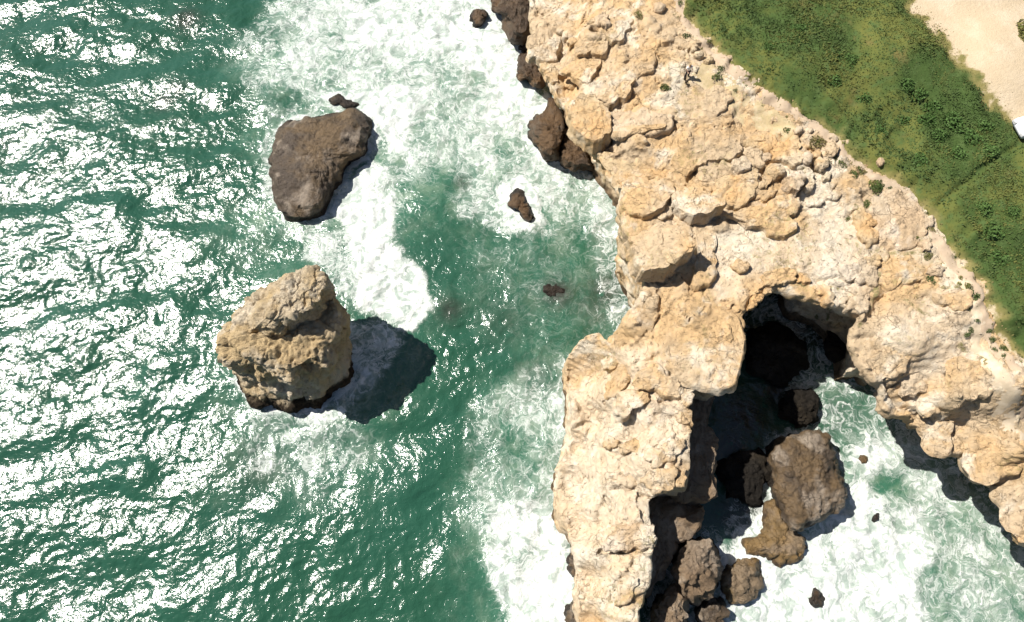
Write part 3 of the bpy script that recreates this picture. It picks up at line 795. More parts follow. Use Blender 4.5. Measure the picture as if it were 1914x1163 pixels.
searock('rock', [(1346, 1080), (1360, 1055), (1390, 1045), (1418, 1048), (1424, 1070), (1412, 1115), (1390, 1130), (1360, 1125), (1347, 1100)], .2,
        [(.9, .9, 0, 0), (.6, 1.5, 0, -4)], TAN_MAT, 'rounded tan wet rock alone in white foam near the promontory foot', 'rock', gs, 80, 4, 10, .15, .14, .7, 14)
searock('rock', [(1512, 1120), (1525, 1098), (1536, 1108), (1541, 1130), (1520, 1136)], .1, [(.6, .6, 0, 0)], DARK_MAT, 'small reddish dark rock tip in the foam by the bottom edge', 'rock', gs, 40, 3, 6, .15, .08, .5, 15)
searock('rock', [(1604, 856), (1618, 850), (1625, 858), (1620, 870), (1608, 870)], .05, [(.6, .35, 0, 0)], TAN_MAT, 'small washed brown rock right of the blocky boulder', 'rock', gs, 36, 3, 6, .1, .06, .5, 16)
searock('rock', [(1630, 975), (1638, 958), (1646, 958), (1642, 970), (1634, 977)], .05, [(.6, .3, 0, 0)], DARK_MAT, 'tiny dark rock tip farthest out in the cove foam', 'rock', gs, 30, 3, 5, .1, .05, .4, 17)
searock('rock', [(950, 362), (968, 354), (982, 362), (988, 385), (998, 405), (994, 420), (980, 415), (974, 398), (962, 388), (948, 384)], .1, [(.8, .6, 0, 0), (.5, .9, 0, 0)], DARK_MAT, 'small brown hooked rock ringed by white foam between boulder and cliff', 'rock', None, 60, 3, 8, .12, .1, .5, 18)
searock('rock', [(610, 182), (630, 172), (650, 185), (674, 196), (655, 204), (640, 200), (620, 197)], .0, [(.7, .35, 0, 0)], DARK_MAT, 'low dark rock awash at the upper tip of the large brown boulder', 'rock', None, 50, 3, 6, .08, .08, .5, 19)
searock('rock', [(1012, 545), (1020, 530), (1040, 528), (1058, 538), (1055, 550), (1030, 556)], -.1, [(.7, .12, 0, 0)], DARK_MAT, 'dark rock just breaking the green water in front of the cliff', 'rock', None, 40, 3, 6, .05, .1, .4, 20, (0, 0), .07, 1.06, 0)
gd = 'dark shore rocks below the upper cliff'
SH = [([(880, 30), (886, 18), (900, 14), (908, 22), (900, 45), (888, 50)], .1, [(.75, .7, 0, 0)], 'small dark rock cut off by foam, farthest out below the upper cliff'),
      ([(915, -30), (990, -30), (996, 20), (993, 60), (975, 82), (955, 80), (945, 55), (940, 25), (918, 18)], .2, [(.97, 1.3, 0, 0), (.85, 2.5, 4, 0), (.6, 3.4, 8, 0)], 'big dark brown shore rock at the top edge of the photo'),
      ([(968, 110), (985, 100), (1000, 115), (1012, 140), (1016, 160), (995, 167), (985, 148), (968, 150)], .2, [(.95, 1.1, 0, 0), (.7, 2.0, 4, -2)], 'dark brown rock squeezed between foam and pale cliff wall'),
      ([(1000, 215), (1020, 205), (1024, 180), (1034, 175), (1044, 205), (1058, 235), (1056, 260), (1045, 300), (1020, 298), (998, 270), (990, 235)], .2, [(.95, 1.2, 0, 0), (.75, 2.3, 4, 2), (.5, 3.2, 10, 4)], 'reddish brown jagged shore rock with a pointed upper end'),
      ([(1046, 262), (1062, 238), (1080, 262), (1092, 285), (1115, 320), (1080, 318), (1055, 312), (1044, 290)], .2, [(.95, 1.2, 0, 0), (.75, 2.2, 2, -2)], 'dark smooth shore rock nearest the cliff corner'),
      ([(972, 90), (985, 82), (990, 92), (978, 102)], .1, [(.7, .6, 0, 0)], 'small dark shore rock just under the pale rim')]
for q, (pts, z, lv, lab) in enumerate(SH):
    searock('shore_rock', pts, z, lv, DARK_MAT, lab, 'rock', gd, 72, 4, 9, .15, .2, .8, 30 + q, (0, 0), .1)
gb = 'brown rocks along the foot of the promontory'
PB = [([(1262, 1030), (1290, 1008), (1328, 1010), (1340, 1040), (1342, 1085), (1330, 1110), (1300, 1130), (1270, 1110), (1258, 1070)], .3, [(.97, 2.4, 0, 0), (.85, 4.0, -2, -4), (.55, 4.8, -6, -6)], LOWER_MAT, 'cracked brown rock standing in the gap right of the pale promontory'),
      ([(1215, 1190), (1225, 1130), (1262, 1095), (1285, 1120), (1288, 1190)], .3, [(.97, 2.4, 0, 0), (.8, 3.8, 0, 0)], LOWER_MAT, 'brown rock at the bottom edge between promontory and foam'),
      ([(1298, 1190), (1302, 1140), (1325, 1115), (1348, 1125), (1345, 1190)], .2, [(.9, .9, 0, 0), (.6, 1.3, 0, 0)], BROWN_MAT, 'small wet brown rock half covered by foam at the bottom edge'),
      ([(1055, 1190), (1060, 1135), (1080, 1108), (1098, 1130), (1110, 1190)], .2, [(.95, 1.3, 4, 0), (.7, 2.2, 8, 0)], BROWN_MAT, 'dark brown rock at the seaward foot of the pale promontory, bottom edge'),
      ([(1062, 1040), (1074, 1030), (1082, 1055), (1080, 1078), (1066, 1072)], .1, [(.85, 1.1, 2, 0)], BROWN_MAT, 'narrow brown rock poking out of foam along the promontory')]
for q, (pts, z, lv, mt, lab) in enumerate(PB):
    searock('ledge_rock', pts, z, lv, mt, lab, 'rock', gb, 80, 4, 10, .2, .22, .7, 50 + q, (0, 0), .1)
# the shaded lower ledge and the rock bench under the promontory's right side: pieces of the cliff
def ledge(pts, z, lv, mat, seed):
    P = rough_poly(wp(pts, mz(z)), 4, .08, seed)
    L = [(grow(P, 1.0), SEA - .9), (P, mz(z))] + [(grow(rough_poly(wp(pts, mz(zz)), 4, .08, seed + 1), f), mz(zz)) for f, zz in lv]
    return rock('rock_ledge', L, mat, cliff, n=110, m=8, caps=12, dome=.1, amp=.18, sc=.9, seed=seed, ridge=.08, rag=.10)
ledge([(1262, 735), (1334, 738), (1336, 850), (1341, 925), (1330, 936), (1262, 925)], 3.6, [(.97, 4.0)], LOWER_MAT, 61)
ledge([(1200, 925), (1318, 940), (1310, 990), (1262, 1010), (1240, 1060), (1215, 1120), (1190, 1120)], 1.6, [(.95, 2.2), (.8, 2.6)], LOWER_MAT, 62)
gc = 'dark boulders inside the shaded cave mouth'
CAVE_SHADE_MAT = rock_mat('shade_black_rock', (.020, .017, .014), (.030, .023, .015), (.05, .04, .03), (.01, .008, .006), None, 0, False, .14)  # near-black base colour paints the cave's shade onto its boulders
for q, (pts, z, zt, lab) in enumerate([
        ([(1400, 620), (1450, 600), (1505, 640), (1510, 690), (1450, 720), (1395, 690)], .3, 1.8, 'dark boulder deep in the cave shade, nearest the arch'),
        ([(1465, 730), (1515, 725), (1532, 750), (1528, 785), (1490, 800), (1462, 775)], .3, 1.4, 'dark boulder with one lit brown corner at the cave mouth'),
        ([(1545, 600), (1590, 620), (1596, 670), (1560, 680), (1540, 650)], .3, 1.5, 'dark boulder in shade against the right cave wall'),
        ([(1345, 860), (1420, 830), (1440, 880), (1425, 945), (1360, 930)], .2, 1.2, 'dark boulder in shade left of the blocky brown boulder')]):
    searock('boulder', pts, z, [(.85, z + (zt - z) * .7, 0, 0), (.5, zt, 0, 0)], CAVE_SHADE_MAT, lab, 'boulder', gc, 60, 4, 8, .1, .2, .8, 70 + q, (0, 0), .1, 1.06, 0)

# the sea stack: body, crown, foot
sxy = at(540, 700)
stack = tag(empty('sea_stack', (sxy[0], sxy[1], SEA)), 'tall pale rock stack with an overhanging crown, casting a shadow on the green water', 'sea stack')
def stack_part(name, lv, **kw):
    L = [(rough_poly(wp(p, mz(z)), 4, .08, int(z * 10) + 50), mz(z)) for p, z in lv]
    o = rock(name, L, STACK_MAT, None, **kw)
    o.data.transform(__import__('mathutils').Matrix.Translation((-sxy[0], -sxy[1], -SEA)))
    o.parent = stack
    return o
stack_part('rock_body', [
    ([(470, 720), (520, 690), (600, 690), (660, 690), (655, 730), (600, 765), (540, 772), (480, 755)], -.9),
    ([(450, 705), (500, 680), (600, 660), (655, 670), (650, 715), (600, 750), (540, 765), (470, 750)], .6),
    ([(430, 660), (500, 620), (600, 600), (644, 630), (640, 680), (598, 715), (540, 722), (470, 700)], 2.4),
    ([(408, 645), (425, 600), (470, 560), (560, 520), (616, 545), (642, 590), (645, 625), (618, 680), (545, 718), (480, 690)], 4.0),
    ([(415, 628), (440, 590), (490, 550), (560, 520), (606, 535), (626, 580), (624, 630), (586, 668), (540, 690), (480, 665)], 4.9)],
    n=260, m=14, caps=34, dome=.3, amp=.34, sc=1.3, seed=81, tilt=(0, 0), ridge=.16, rag=.17)
stack_part('rock_crown', [
    ([(430, 640), (450, 590), (500, 545), (560, 518), (612, 522), (628, 565), (604, 600), (560, 616), (500, 642)], 3.6),
    ([(468, 618), (480, 570), (520, 532), (560, 513), (606, 513), (616, 542), (602, 582), (562, 603), (508, 622)], 5.2),
    ([(500, 590), (515, 550), (550, 515), (590, 503), (608, 525), (598, 560), (560, 585)], 6.6)],
    n=200, m=12, caps=28, dome=.25, amp=.26, sc=.9, seed=82, ridge=.14, rag=.15)
stack_part('rock_foot', [
    ([(448, 720), (470, 695), (520, 700), (525, 740), (490, 760), (462, 748)], -.8),
    ([(448, 715), (468, 692), (510, 705), (515, 728), (480, 745), (458, 738)], 1.0),
    ([(455, 712), (472, 695), (505, 708), (508, 724), (478, 736)], 1.5)],
    n=80, m=5, caps=10, dome=.1, amp=.14, sc=.7, seed=83, ridge=.07)

# ------------------------------------------------------------------ sea
sx = np.concatenate([-68 - np.geomspace(.5, 1500, 16)[::-1], np.arange(-68, 46, .17), 46 + np.geomspace(.5, 1500, 16)])
sy = np.concatenate([-16 - np.geomspace(.5, 1500, 16)[::-1], np.arange(-16, 72, .17), 72 + np.geomspace(.5, 1500, 16)])
SX, SY = np.meshgrid(sx, sy, indexing='ij')
def area(pts, val, soft, wobble=1.0, seed=0):
    P = wp(pts, SEA)
    lo = P.min(0) - soft - 3; hi = P.max(0) + soft + 3
    i0, i1 = np.searchsorted(sx, (lo[0], hi[0])); j0, j1 = np.searchsorted(sy, (lo[1], hi[1]))
    sl = (slice(i0, i1), slice(j0, j1))
    s = poly_sdf(SX[sl], SY[sl], P) + WOBS[sl] * wobble
    return sl, val * sstep(-soft, soft * .6, s)
WOBS = fbm2(SX, SY, 4.5, 6, 201) * 1.15
FO = np.zeros(SX.shape)
FOAM = [
    ([(640, -60), (985, -60), (1000, 100), (1020, 180), (1010, 260), (1030, 310), (1140, 330), (1180, 380), (1190, 480), (1120, 490), (1040, 410), (930, 330), (860, 330), (800, 320), (745, 340), (720, 420), (690, 300), (700, 220), (640, 190), (590, 215), (560, 170), (480, 140), (560, 90), (520, 30)], .54, 3.0, 1.3),
    ([(640, 20), (1000, -60), (1010, 100), (1030, 200), (1000, 250), (900, 200), (860, 130), (760, 110), (650, 90)], .72, 1.8, 1),
    ([(780, -30), (1000, -30), (1000, 110), (1030, 200), (980, 230), (900, 140), (820, 80)], .88, 2.0, 1),
    ([(620, 200), (690, 165), (760, 150), (790, 230), (770, 300), (720, 290), (700, 230), (650, 210)], .9, 1.0, .8),
    ([(600, 395), (655, 315), (700, 285), (722, 345), (722, 420), (718, 455), (750, 490), (785, 505), (798, 525), (782, 545), (774, 580), (772, 608), (740, 610), (700, 585), (660, 575), (690, 510), (650, 440)], 1.0, 1.0, 1.1),
    ([(560, 420), (720, 420), (770, 520), (700, 600), (640, 560), (620, 500), (560, 470)], .55, 1.0, 1),
    ([(500, 200), (640, 170), (710, 210), (700, 300), (610, 420), (540, 430), (500, 330)], .42, 1.2, 1),
    ([(935, 955), (1040, 945), (1080, 1010), (1090, 1200), (960, 1200), (925, 1060)], .72, 1.6, 1),
    ([(1000, 960), (1060, 960), (1085, 1030), (1090, 1200), (1010, 1200)], .85, 1.4, 1),
    ([(960, 700), (1040, 640), (1080, 670), (1075, 800), (1050, 960), (990, 960), (950, 820)], .42, 1.6, 1.2),
    ([(1040, 640), (1075, 690), (1080, 800), (1060, 920), (1030, 900), (1025, 740)], .55, .8, 1),
    ([(1335, 1012), (1500, 1000), (1570, 940), (1560, 860), (1600, 860), (1640, 900), (1690, 960), (1720, 1050), (1700, 1200), (1335, 1200)], .85, 1.6, 1),
    ([(1560, 840), (1640, 740), (1720, 800), (1790, 880), (1870, 960), (1960, 1060), (1960, 1240), (1700, 1240), (1700, 900)], .42, 1.4, 1),
    ([(1500, 700), (1600, 680), (1660, 760), (1650, 860), (1560, 850)], .42, 1.0, 1),
    ([(1480, 560), (1600, 570), (1600, 660), (1520, 690), (1490, 640)], .2, .8, 1),
    ([(1335, 900), (1400, 900), (1440, 960), (1440, 1020), (1335, 1020)], .45, .6, 1),
    ([(1330, 730), (1420, 700), (1480, 800), (1420, 860), (1340, 850)], .18, .8, 1),
    ([(640, 600), (720, 600), (760, 640), (700, 720), (640, 780), (560, 790), (600, 720)], .68, 1.0, 1.0),
    ([(440, 740), (560, 780), (680, 770), (700, 850), (600, 920), (480, 880)], .40, 1.6, 1),
    ([(930, 350), (970, 335), (1005, 370), (1015, 420), (980, 440), (940, 420), (965, 400), (935, 385)], .86, .5, .5),
    ([(860, 320), (1160, 320), (1190, 500), (1190, 620), (1050, 660), (960, 640), (880, 520)], .22, 2.5, 1.2),
    ([(1060, 340), (1180, 350), (1190, 510), (1110, 500)], .50, 1.2, 1),
    ([(860, 320), (1040, 320), (1080, 420), (960, 460), (860, 400)], .44, 1.2, 1),
    ([(430, 60), (500, 20), (600, 60), (600, 160), (540, 200), (470, 150)], .36, 3.0, 1.4),
    ([(860, 800), (960, 700), (980, 960), (900, 960)], .33, 2.0, 1.2),
]
for q, (pts, v, soft, wv) in enumerate(FOAM):
    sl, a = area(pts, v, soft, wv, q)
    FO[sl] = np.maximum(FO[sl], a)
for P, v in RINGS + [(wp([(452, 712), (480, 690), (640, 680), (655, 720), (600, 758), (540, 770), (472, 752)], SEA), .82), (OUT, .55)]:
    lo = P.min(0) - 3; hi = P.max(0) + 3
    i0, i1 = np.searchsorted(sx, (lo[0], hi[0])); j0, j1 = np.searchsorted(sy, (lo[1], hi[1]))
    sl = (slice(i0, i1), slice(j0, j1))
    d = np.maximum(-poly_sdf(SX[sl], SY[sl], P) + WOBS[sl] * .35, 0)
    FO[sl] = np.maximum(FO[sl], v * np.exp(-(d / .9) ** 2))
FO = FO * (.90 + .22 * fbm2(SX, SY, 3.2, 4, 205)) 
MILK = np.zeros(SX.shape)
for pts, v, soft in [([(640, -80), (1000, -80), (1040, 320), (1190, 340), (1170, 430), (960, 430), (840, 360), (700, 430), (600, 440), (500, 400), (550, 300), (500, 250), (560, 180), (470, 120), (540, 50)], .8, 5), ([(860, 420), (1190, 430), (1190, 640), (960, 680)], .30, 4), ([(1540, 840), (1680, 820), (1960, 1020), (1960, 1240), (1335, 1240), (1335, 1000)], .75, 2.5), ([(1500, 690), (1640, 700), (1760, 850), (1560, 860)], .3, 2),
                     ([(980, 640), (1080, 650), (1090, 1240), (920, 1240), (900, 900)], .7, 4), ([(420, 420), (720, 400), (800, 620), (700, 900), (440, 900)], .35, 4)]:
    sl, a = area(pts, v, soft, 1.5)
    MILK[sl] = np.maximum(MILK[sl], a)
REEF_SHADE = np.zeros(SX.shape)  # submerged rocks, plus cove and cave shade painted into the water colour
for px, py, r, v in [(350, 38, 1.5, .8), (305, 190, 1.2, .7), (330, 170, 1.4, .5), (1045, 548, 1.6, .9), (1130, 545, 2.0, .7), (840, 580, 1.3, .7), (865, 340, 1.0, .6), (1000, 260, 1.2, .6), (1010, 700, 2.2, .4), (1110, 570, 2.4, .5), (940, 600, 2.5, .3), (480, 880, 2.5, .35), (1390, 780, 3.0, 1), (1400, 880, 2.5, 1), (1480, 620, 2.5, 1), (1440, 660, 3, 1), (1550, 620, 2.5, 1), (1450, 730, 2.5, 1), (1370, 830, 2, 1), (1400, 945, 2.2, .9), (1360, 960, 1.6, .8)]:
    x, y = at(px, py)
    REEF_SHADE = np.maximum(REEF_SHADE, v * np.exp(-(((SX - x) ** 2 + (SY - y) ** 2) / r ** 2)))
# swell and chop
ca, sa = math.cos(R(14)), math.sin(R(14))
U = SX * ca + SY * sa; Vv = -SX * sa + SY * ca
calm = 1 - .55 * np.clip(MILK, 0, 1)
fineg = sstep(60, 30, np.maximum(np.abs(SX + 9) - 53, np.abs(SY - 27) - 41) + 40)
H = fbm2(U / 1.5, Vv, 3.0, 2, 211) * .25
H = H + (1 - np.abs(fbm2(U / 1.2 + H, Vv + H * 2, .9, 3, 221))) * .085 * (.45 + .55 * sstep(-.5, .5, fbm2(U / 2, Vv, 9, 2, 251)))
H = H + fbm2(U, Vv * 1.3, .6, 2, 231) * .03
H = H * calm + FO * (fbm2(SX, SY, 1.1, 4, 241) * .16 + .08)
H = np.where((np.abs(SX + 11) < 56.9) & (np.abs(SY - 28) < 43.9), H, 0)
n0, n1 = SX.shape
ii, jj = np.meshgrid(np.arange(n0 - 1), np.arange(n1 - 1), indexing='ij')
QS = np.stack([(ii * n1 + jj), ((ii + 1) * n1 + jj), ((ii + 1) * n1 + jj + 1), (ii * n1 + jj + 1)], -1).reshape(-1, 4)
n = NT('sea_water')
foam_d = n.attr('foam'); milk = n.attr('milk'); reef_shade = n.attr('reef_shade')
flat = n.scale(n.pos, (1, 1, 0))
def warp(v, sc, amt, det=3):
    w = n.t.nodes.new('ShaderNodeVectorMath'); w.operation = 'MULTIPLY_ADD'
    o = n.t.nodes.new('ShaderNodeVectorMath'); o.operation = 'SUBTRACT'
    n.link(n.noise(sc, det, .55, 0, flat, 1), o.inputs[0]); o.inputs[1].default_value = (.5, .5, .5)
    n.link(o.outputs[0], w.inputs[0]); w.inputs[1].default_value = (amt, amt, 0); n.link(v, w.inputs[2])
    return w.outputs[0]
wv = warp(warp(flat, .30, 5.0), 1.3, 1.1)
def strands(sc, det, a):
    q = n.math('ABSOLUTE', n.math('SUBTRACT', n.noise(sc, det, .6, 0, wv), .5))
    return n.ramp(q, 0, a, 1, 0)
lace = strands(.9, 3, .07)
lace2 = strands(2.1, 3, .09)
cl = n.noise(.48, 9, .70, .3, wv)
pat = n.math('ADD', n.math('MULTIPLY', cl, 1.25), n.math('MULTIPLY_ADD', lace, .26, n.math('MULTIPLY', lace2, .12)))
ff = n.ramp(n.math('ADD', pat, foam_d), 1.08, 1.62)
ff = n.math('MULTIPLY', ff, n.ramp(foam_d, .08, .36))
deep = n.mix(n.ramp(n.noise(.10, 3, .5, 0, flat), .35, .65), (.016, .066, .037), (.017, .071, .043))
c = n.mix(milk, deep, n.mix(n.ramp(n.noise(.5, 4, .6, .3, flat), .4, .7), (.045, .135, .085), (.16, .24, .165)))
c = n.mix(n.math('MULTIPLY', n.ramp(n.math('ADD', pat, foam_d), .75, 1.35), n.math('MULTIPLY', milk, .75)), c, (.42, .47, .42))
c = n.mix(n.math('MULTIPLY', reef_shade, n.ramp(n.noise(1.2, 4, .6, 0, flat), .25, .5)), c, (.030, .028, .022))
c = n.mix(ff, c, n.mix(n.ramp(n.noise(.9, 8, .72, .2, wv), .36, .60), (.30, .36, .32), (.68, .69, .67)))
hb = n.math('MULTIPLY_ADD', n.noise(2.9, 4, .52, .5, n.scale(flat, (.9, 1.05, 0))), 1., n.math('MULTIPLY', ff, .5))
nb = n.bump(hb, .066, 1.0)
SEA_MAT = n.done(c, n.ramp(ff, 0, 1, .16, .8), n.ramp(ff, 0, 1, .52, .1), nb)
n.b.inputs['IOR'].default_value = 1.5
sea = tag(mesh_np('sea', np.column_stack([SX.ravel(), SY.ravel(), H.ravel() + SEA]), QS, SEA_MAT, None, True, {'foam': FO, 'milk': MILK, 'reef_shade': REEF_SHADE}), None, None, None, 'structure')

# ------------------------------------------------------------------ inland ground, footpath, dirt road, grass
GRASS_L = [(1262, -160), (1272, -40), (1283, 15), (1320, 68), (1362, 112), (1392, 142), (1440, 176), (1500, 216), (1562, 252), (1600, 300), (1650, 324), (1700, 354), (1736, 386), (1757, 426), (1790, 480), (1835, 522), (1856, 580), (1872, 602), (1914, 646), (1990, 722), (2080, 800)]
GRASS_R = [(2080, 380), (1990, 296), (1908, 218), (1880, 190), (1830, 142), (1790, 96), (1752, 50), (1715, 8), (1690, -60), (1660, -160)]
GP = np.vstack([wp(GRASS_L, 9.4), wp(GRASS_R, 10.8)])
LAND = np.vstack([wp(GRASS_L, 9.4), [[90, 10], [400, 60], [400, 400], [20, 400], [14, 95]]])
lx = np.concatenate([np.arange(8, 56, .2), 56 + np.geomspace(.5, 340, 14)])
ly = np.concatenate([np.arange(8, 64, .2), 64 + np.geomspace(.5, 330, 14)])
LX, LY = np.meshgrid(lx, ly, indexing='ij')
sl_ = poly_sdf(LX, LY, LAND) + fbm2(LX, LY, 1.2, 3, 301) * .45
sg = poly_sdf(LX, LY, GP) + fbm2(LX, LY, 1.0, 3, 302) * .5
ditch = line_dist(LX, LY, wp([(1990, 235), (1914, 270), (1870, 293), (1830, 320), (1795, 350), (1762, 376)], 9.7))
gb_ = np.where((LX < X1 - .3) & (LY < Y1 - .3), top_at(np.clip(LX, X0, X1 - .3), np.clip(LY, Y0, Y1 - .3)), base_top(LX, LY))
veg = sstep(0, 1.6, sg) * (.28 + .18 * fbm2(LX, LY, 2.2, 3, 303)) * sstep(.05, .45, ditch)
GZ = gb_ + np.where(sl_ > -1.2, .06 * sstep(-.1, .5, sl_) - .35 * sstep(.1, -.6, sl_), -1.5) + np.maximum(veg, 0)
n0, n1 = LX.shape
ii, jj = np.meshgrid(np.arange(n0 - 1), np.arange(n1 - 1), indexing='ij')
QG = np.stack([(ii * n1 + jj), ((ii + 1) * n1 + jj), ((ii + 1) * n1 + jj + 1), (ii * n1 + jj + 1)], -1).reshape(-1, 4)
keep = (sl_[:-1, :-1] > -1.5).ravel()
n = NT('meadow_ground')
gm = n.attr('green')
gcol = n.mix(n.ramp(n.noise(.16, 4, .6), .42, .62), (.046, .076, .021), (.112, .120, .032))
gcol = n.mix(n.ramp(n.noise(1.6, 5, .65), .45, .7), gcol, (.066, .102, .033))
gcol = n.mix(n.ramp(n.noise(.33, 4, .6, .4), .60, .74, 0, .6), gcol, (.15, .115, .045))
scol = n.mix(n.ramp(n.noise(.5, 5, .6), .4, .7), (.45, .36, .245), (.51, .42, .305))
scol = n.mix(n.ramp(n.noise(6, 4, .7), .55, .75, 0, .35), scol, (.40, .30, .18))
gcol = n.mix(n.ramp(n.math('MULTIPLY_ADD', n.noise(.7, 4, .6), .8, gm), .75, 1.35, 1, 0), gcol, (.20, .17, .065))
edge = n.ramp(n.math('MULTIPLY_ADD', n.noise(2.2, 5, .7), .9, n.math('SUBTRACT', gm, .30)), .30, .60)
GROUND_MAT = n.done(n.mix(edge, scol, gcol), .95, .1, n.bump(n.noise(3.5, 6, .7), .12, .8))
ground = tag(mesh_np('ground', np.column_stack([LX.ravel(), LY.ravel(), GZ.ravel()]), QG[keep], GROUND_MAT, None, True, {'green': sstep(-.9, 1.3, sg).ravel()}), None, None, None, 'structure')

def ground_at(x, y):
    i = np.clip(((np.asarray(x) - 8) / .2).astype(int), 0, 239); j = np.clip(((np.asarray(y) - 8) / .2).astype(int), 0, 279)
    return GZ[i, j]

# footpath along the edge of the grass: a thin sheet that dips under the rock beside it
def strip(name, pts, lev, width, mat, lift=.05, res=.2):
    P = wp(pts, lev)
    lo = P.min(0) - width - .8; hi = P.max(0) + width + .8
    ax, ay = np.arange(lo[0], hi[0], res), np.arange(lo[1], hi[1], res)
    AX, AY = np.meshgrid(ax, ay, indexing='ij')
    d = line_dist(AX, AY, P) + fbm2(AX, AY, 1.0, 3, 310) * .22
    zt = top_at(np.clip(AX, X0, X1 - .3), np.clip(AY, Y0, Y1 - .3))
    zg = np.where((AX > 8) & (AY > 8), ground_at(AX, AY), -9)
    Z = np.maximum(zt, zg) * .5 + .5 * np.maximum(zt, zg).mean() * 0 + .5 * np.maximum(zt, zg) + lift - .45 * sstep(width * .65, width + .25, d)
    m0, m1 = AX.shape
    ii, jj = np.meshgrid(np.arange(m0 - 1), np.arange(m1 - 1), indexing='ij')
    q = np.stack([(ii * m1 + jj), ((ii + 1) * m1 + jj), ((ii + 1) * m1 + jj + 1), (ii * m1 + jj + 1)], -1).reshape(-1, 4)
    kp = (d[:-1, :-1] < width + .5).ravel()
    return tag(mesh_np(name, np.column_stack([AX.ravel(), AY.ravel(), Z.ravel()]), q[kp], mat), None, None, None, 'structure')
n = NT('path_dirt')
pc = n.mix(n.ramp(n.noise(.8, 5, .6), .4, .7), (.385, .295, .21), (.45, .355, .255))
pc = n.mix(n.ramp(n.noise(7, 4, .7), .55, .75, 0, .4), pc, (.33, .25, .15))
PATH_MAT = n.done(pc, .95, .1, n.bump(n.noise(6, 5, .7), .05, .7))
strip('footpath', [(1262, -20), (1290, 40), (1325, 92), (1370, 132), (1420, 170), (1480, 205), (1540, 240), (1580, 285), (1625, 318), (1670, 345), (1710, 380), (1745, 430), (1775, 480), (1815, 520), (1840, 570), (1870, 630), (1920, 690), (1990, 760)], 9.2, .42, PATH_MAT, .07)
n = NT('path_sand')
SANDP_MAT = n.done(n.mix(n.ramp(n.noise(1.2, 6, .65), .4, .65), (.47, .38, .27), (.56, .465, .345)), .95, .1, n.bump(n.noise(6, 5, .7), .05, .7))
strip('sandy_path', [(1770, 500), (1815, 540), (1835, 590), (1850, 640), (1880, 690), (1920, 740), (1980, 800)], 9.0, .6, SANDP_MAT, .04)
# gravel ground between the person and the slabs
n = NT('gravel_dirt')
pc = n.mix(n.ramp(n.noise(1.0, 5, .6), .4, .68), (.42, .33, .19), (.52, .42, .28))
pc = n.mix(n.ramp(n.noise(5, 5, .75), .52, .68, 0, .75), pc, (.28, .25, .12))
GRAV_MAT = n.done(pc, .95, .1, n.bump(n.noise(7, 5, .75), .08, .9))
strip('gravel_ground', [(1320, 140), (1370, 175), (1420, 210), (1470, 235)], 9.0, 1.5, GRAV_MAT, .02)

# ---- vegetation
LEAF = []
def leaf_mat(name, a, b, c):
    n = NT(name)
    k = n.mix(n.ramp(n.noise(.18, 4, .6), .42, .62), a, b)
    k = n.mix(n.ramp(n.noise(2.5, 4, .65), .45, .65), k, c)
    m = n.done(k, .75, .15)
    return m
GRASS_MAT = leaf_mat('grass_blades', (.046, .076, .021), (.112, .120, .032), (.066, .102, .033))
DRY_MAT = leaf_mat('dry_grass_blades', (.16, .145, .05), (.20, .16, .07), (.10, .115, .03))
SHRUB_MAT = leaf_mat('shrub_leaves', (.050, .098, .024), (.066, .118, .03), (.085, .145, .042))

def tufts(X, Y, Z, h, spread, nb, w, seed):
    """bent blades: two triangles each, as one array"""
    r = np.random.default_rng(seed)
    m = len(X) * nb
    bx = np.repeat(X, nb) + r.normal(0, spread, m); by = np.repeat(Y, nb) + r.normal(0, spread, m); bz = np.repeat(Z, nb) - .03
    hh = np.repeat(h, nb) * r.uniform(.5, 1.2, m)
    a = r.uniform(0, 2 * math.pi, m); lean = r.uniform(.7, 2.2, m)
    ux, uy = np.cos(a), np.sin(a); vx, vy = -uy, ux
    ww = w * r.uniform(.6, 1.4, m)
    p0 = np.stack([bx - vx * ww, by - vy * ww, bz], 1); p1 = np.stack([bx + vx * ww, by + vy * ww, bz], 1)
    mx, my, mz = bx + ux * hh * lean * .4, by + uy * hh * lean * .4, bz + hh * .75
    p2 = np.stack([mx + vx * ww * .8, my + vy * ww * .8, mz], 1); p3 = np.stack([mx - vx * ww * .8, my - vy * ww * .8, mz], 1)
    V = np.stack([p0, p1, p2, p3], 1).reshape(-1, 3)
    Q = np.arange(m * 4).reshape(-1, 4)
    return V, Q
NG = 150000
qx = rng.uniform(10, 55, NG); qy = rng.uniform(8, 63, NG)
gsd = poly_sdf(qx, qy, GP) + fbm2(qx, qy, 1.0, 3, 302) * .5
dd = line_dist(qx, qy, wp([(1990, 235), (1914, 270), (1870, 293), (1830, 320), (1795, 350), (1762, 376)], 9.7))
dens = sstep(-.25, 1.0, gsd) * sstep(.1, .3, dd)
kq = rng.random(NG) < dens
qx, qy = qx[kq], qy[kq]
hgt = .09 + .07 * fbm2(qx, qy, 2.2, 2, 303) + .05 * sstep(0, 2, gsd[kq])
Vg, Qg = tufts(qx, qy, ground_at(qx, qy), np.clip(hgt, .05, .3), .10, 2, .04, 5)
tag(mesh_np('grass', Vg, Qg, GRASS_MAT, None, False), 'green meadow grass and low plants between the path and the sandy ground', 'grass', None, 'stuff')
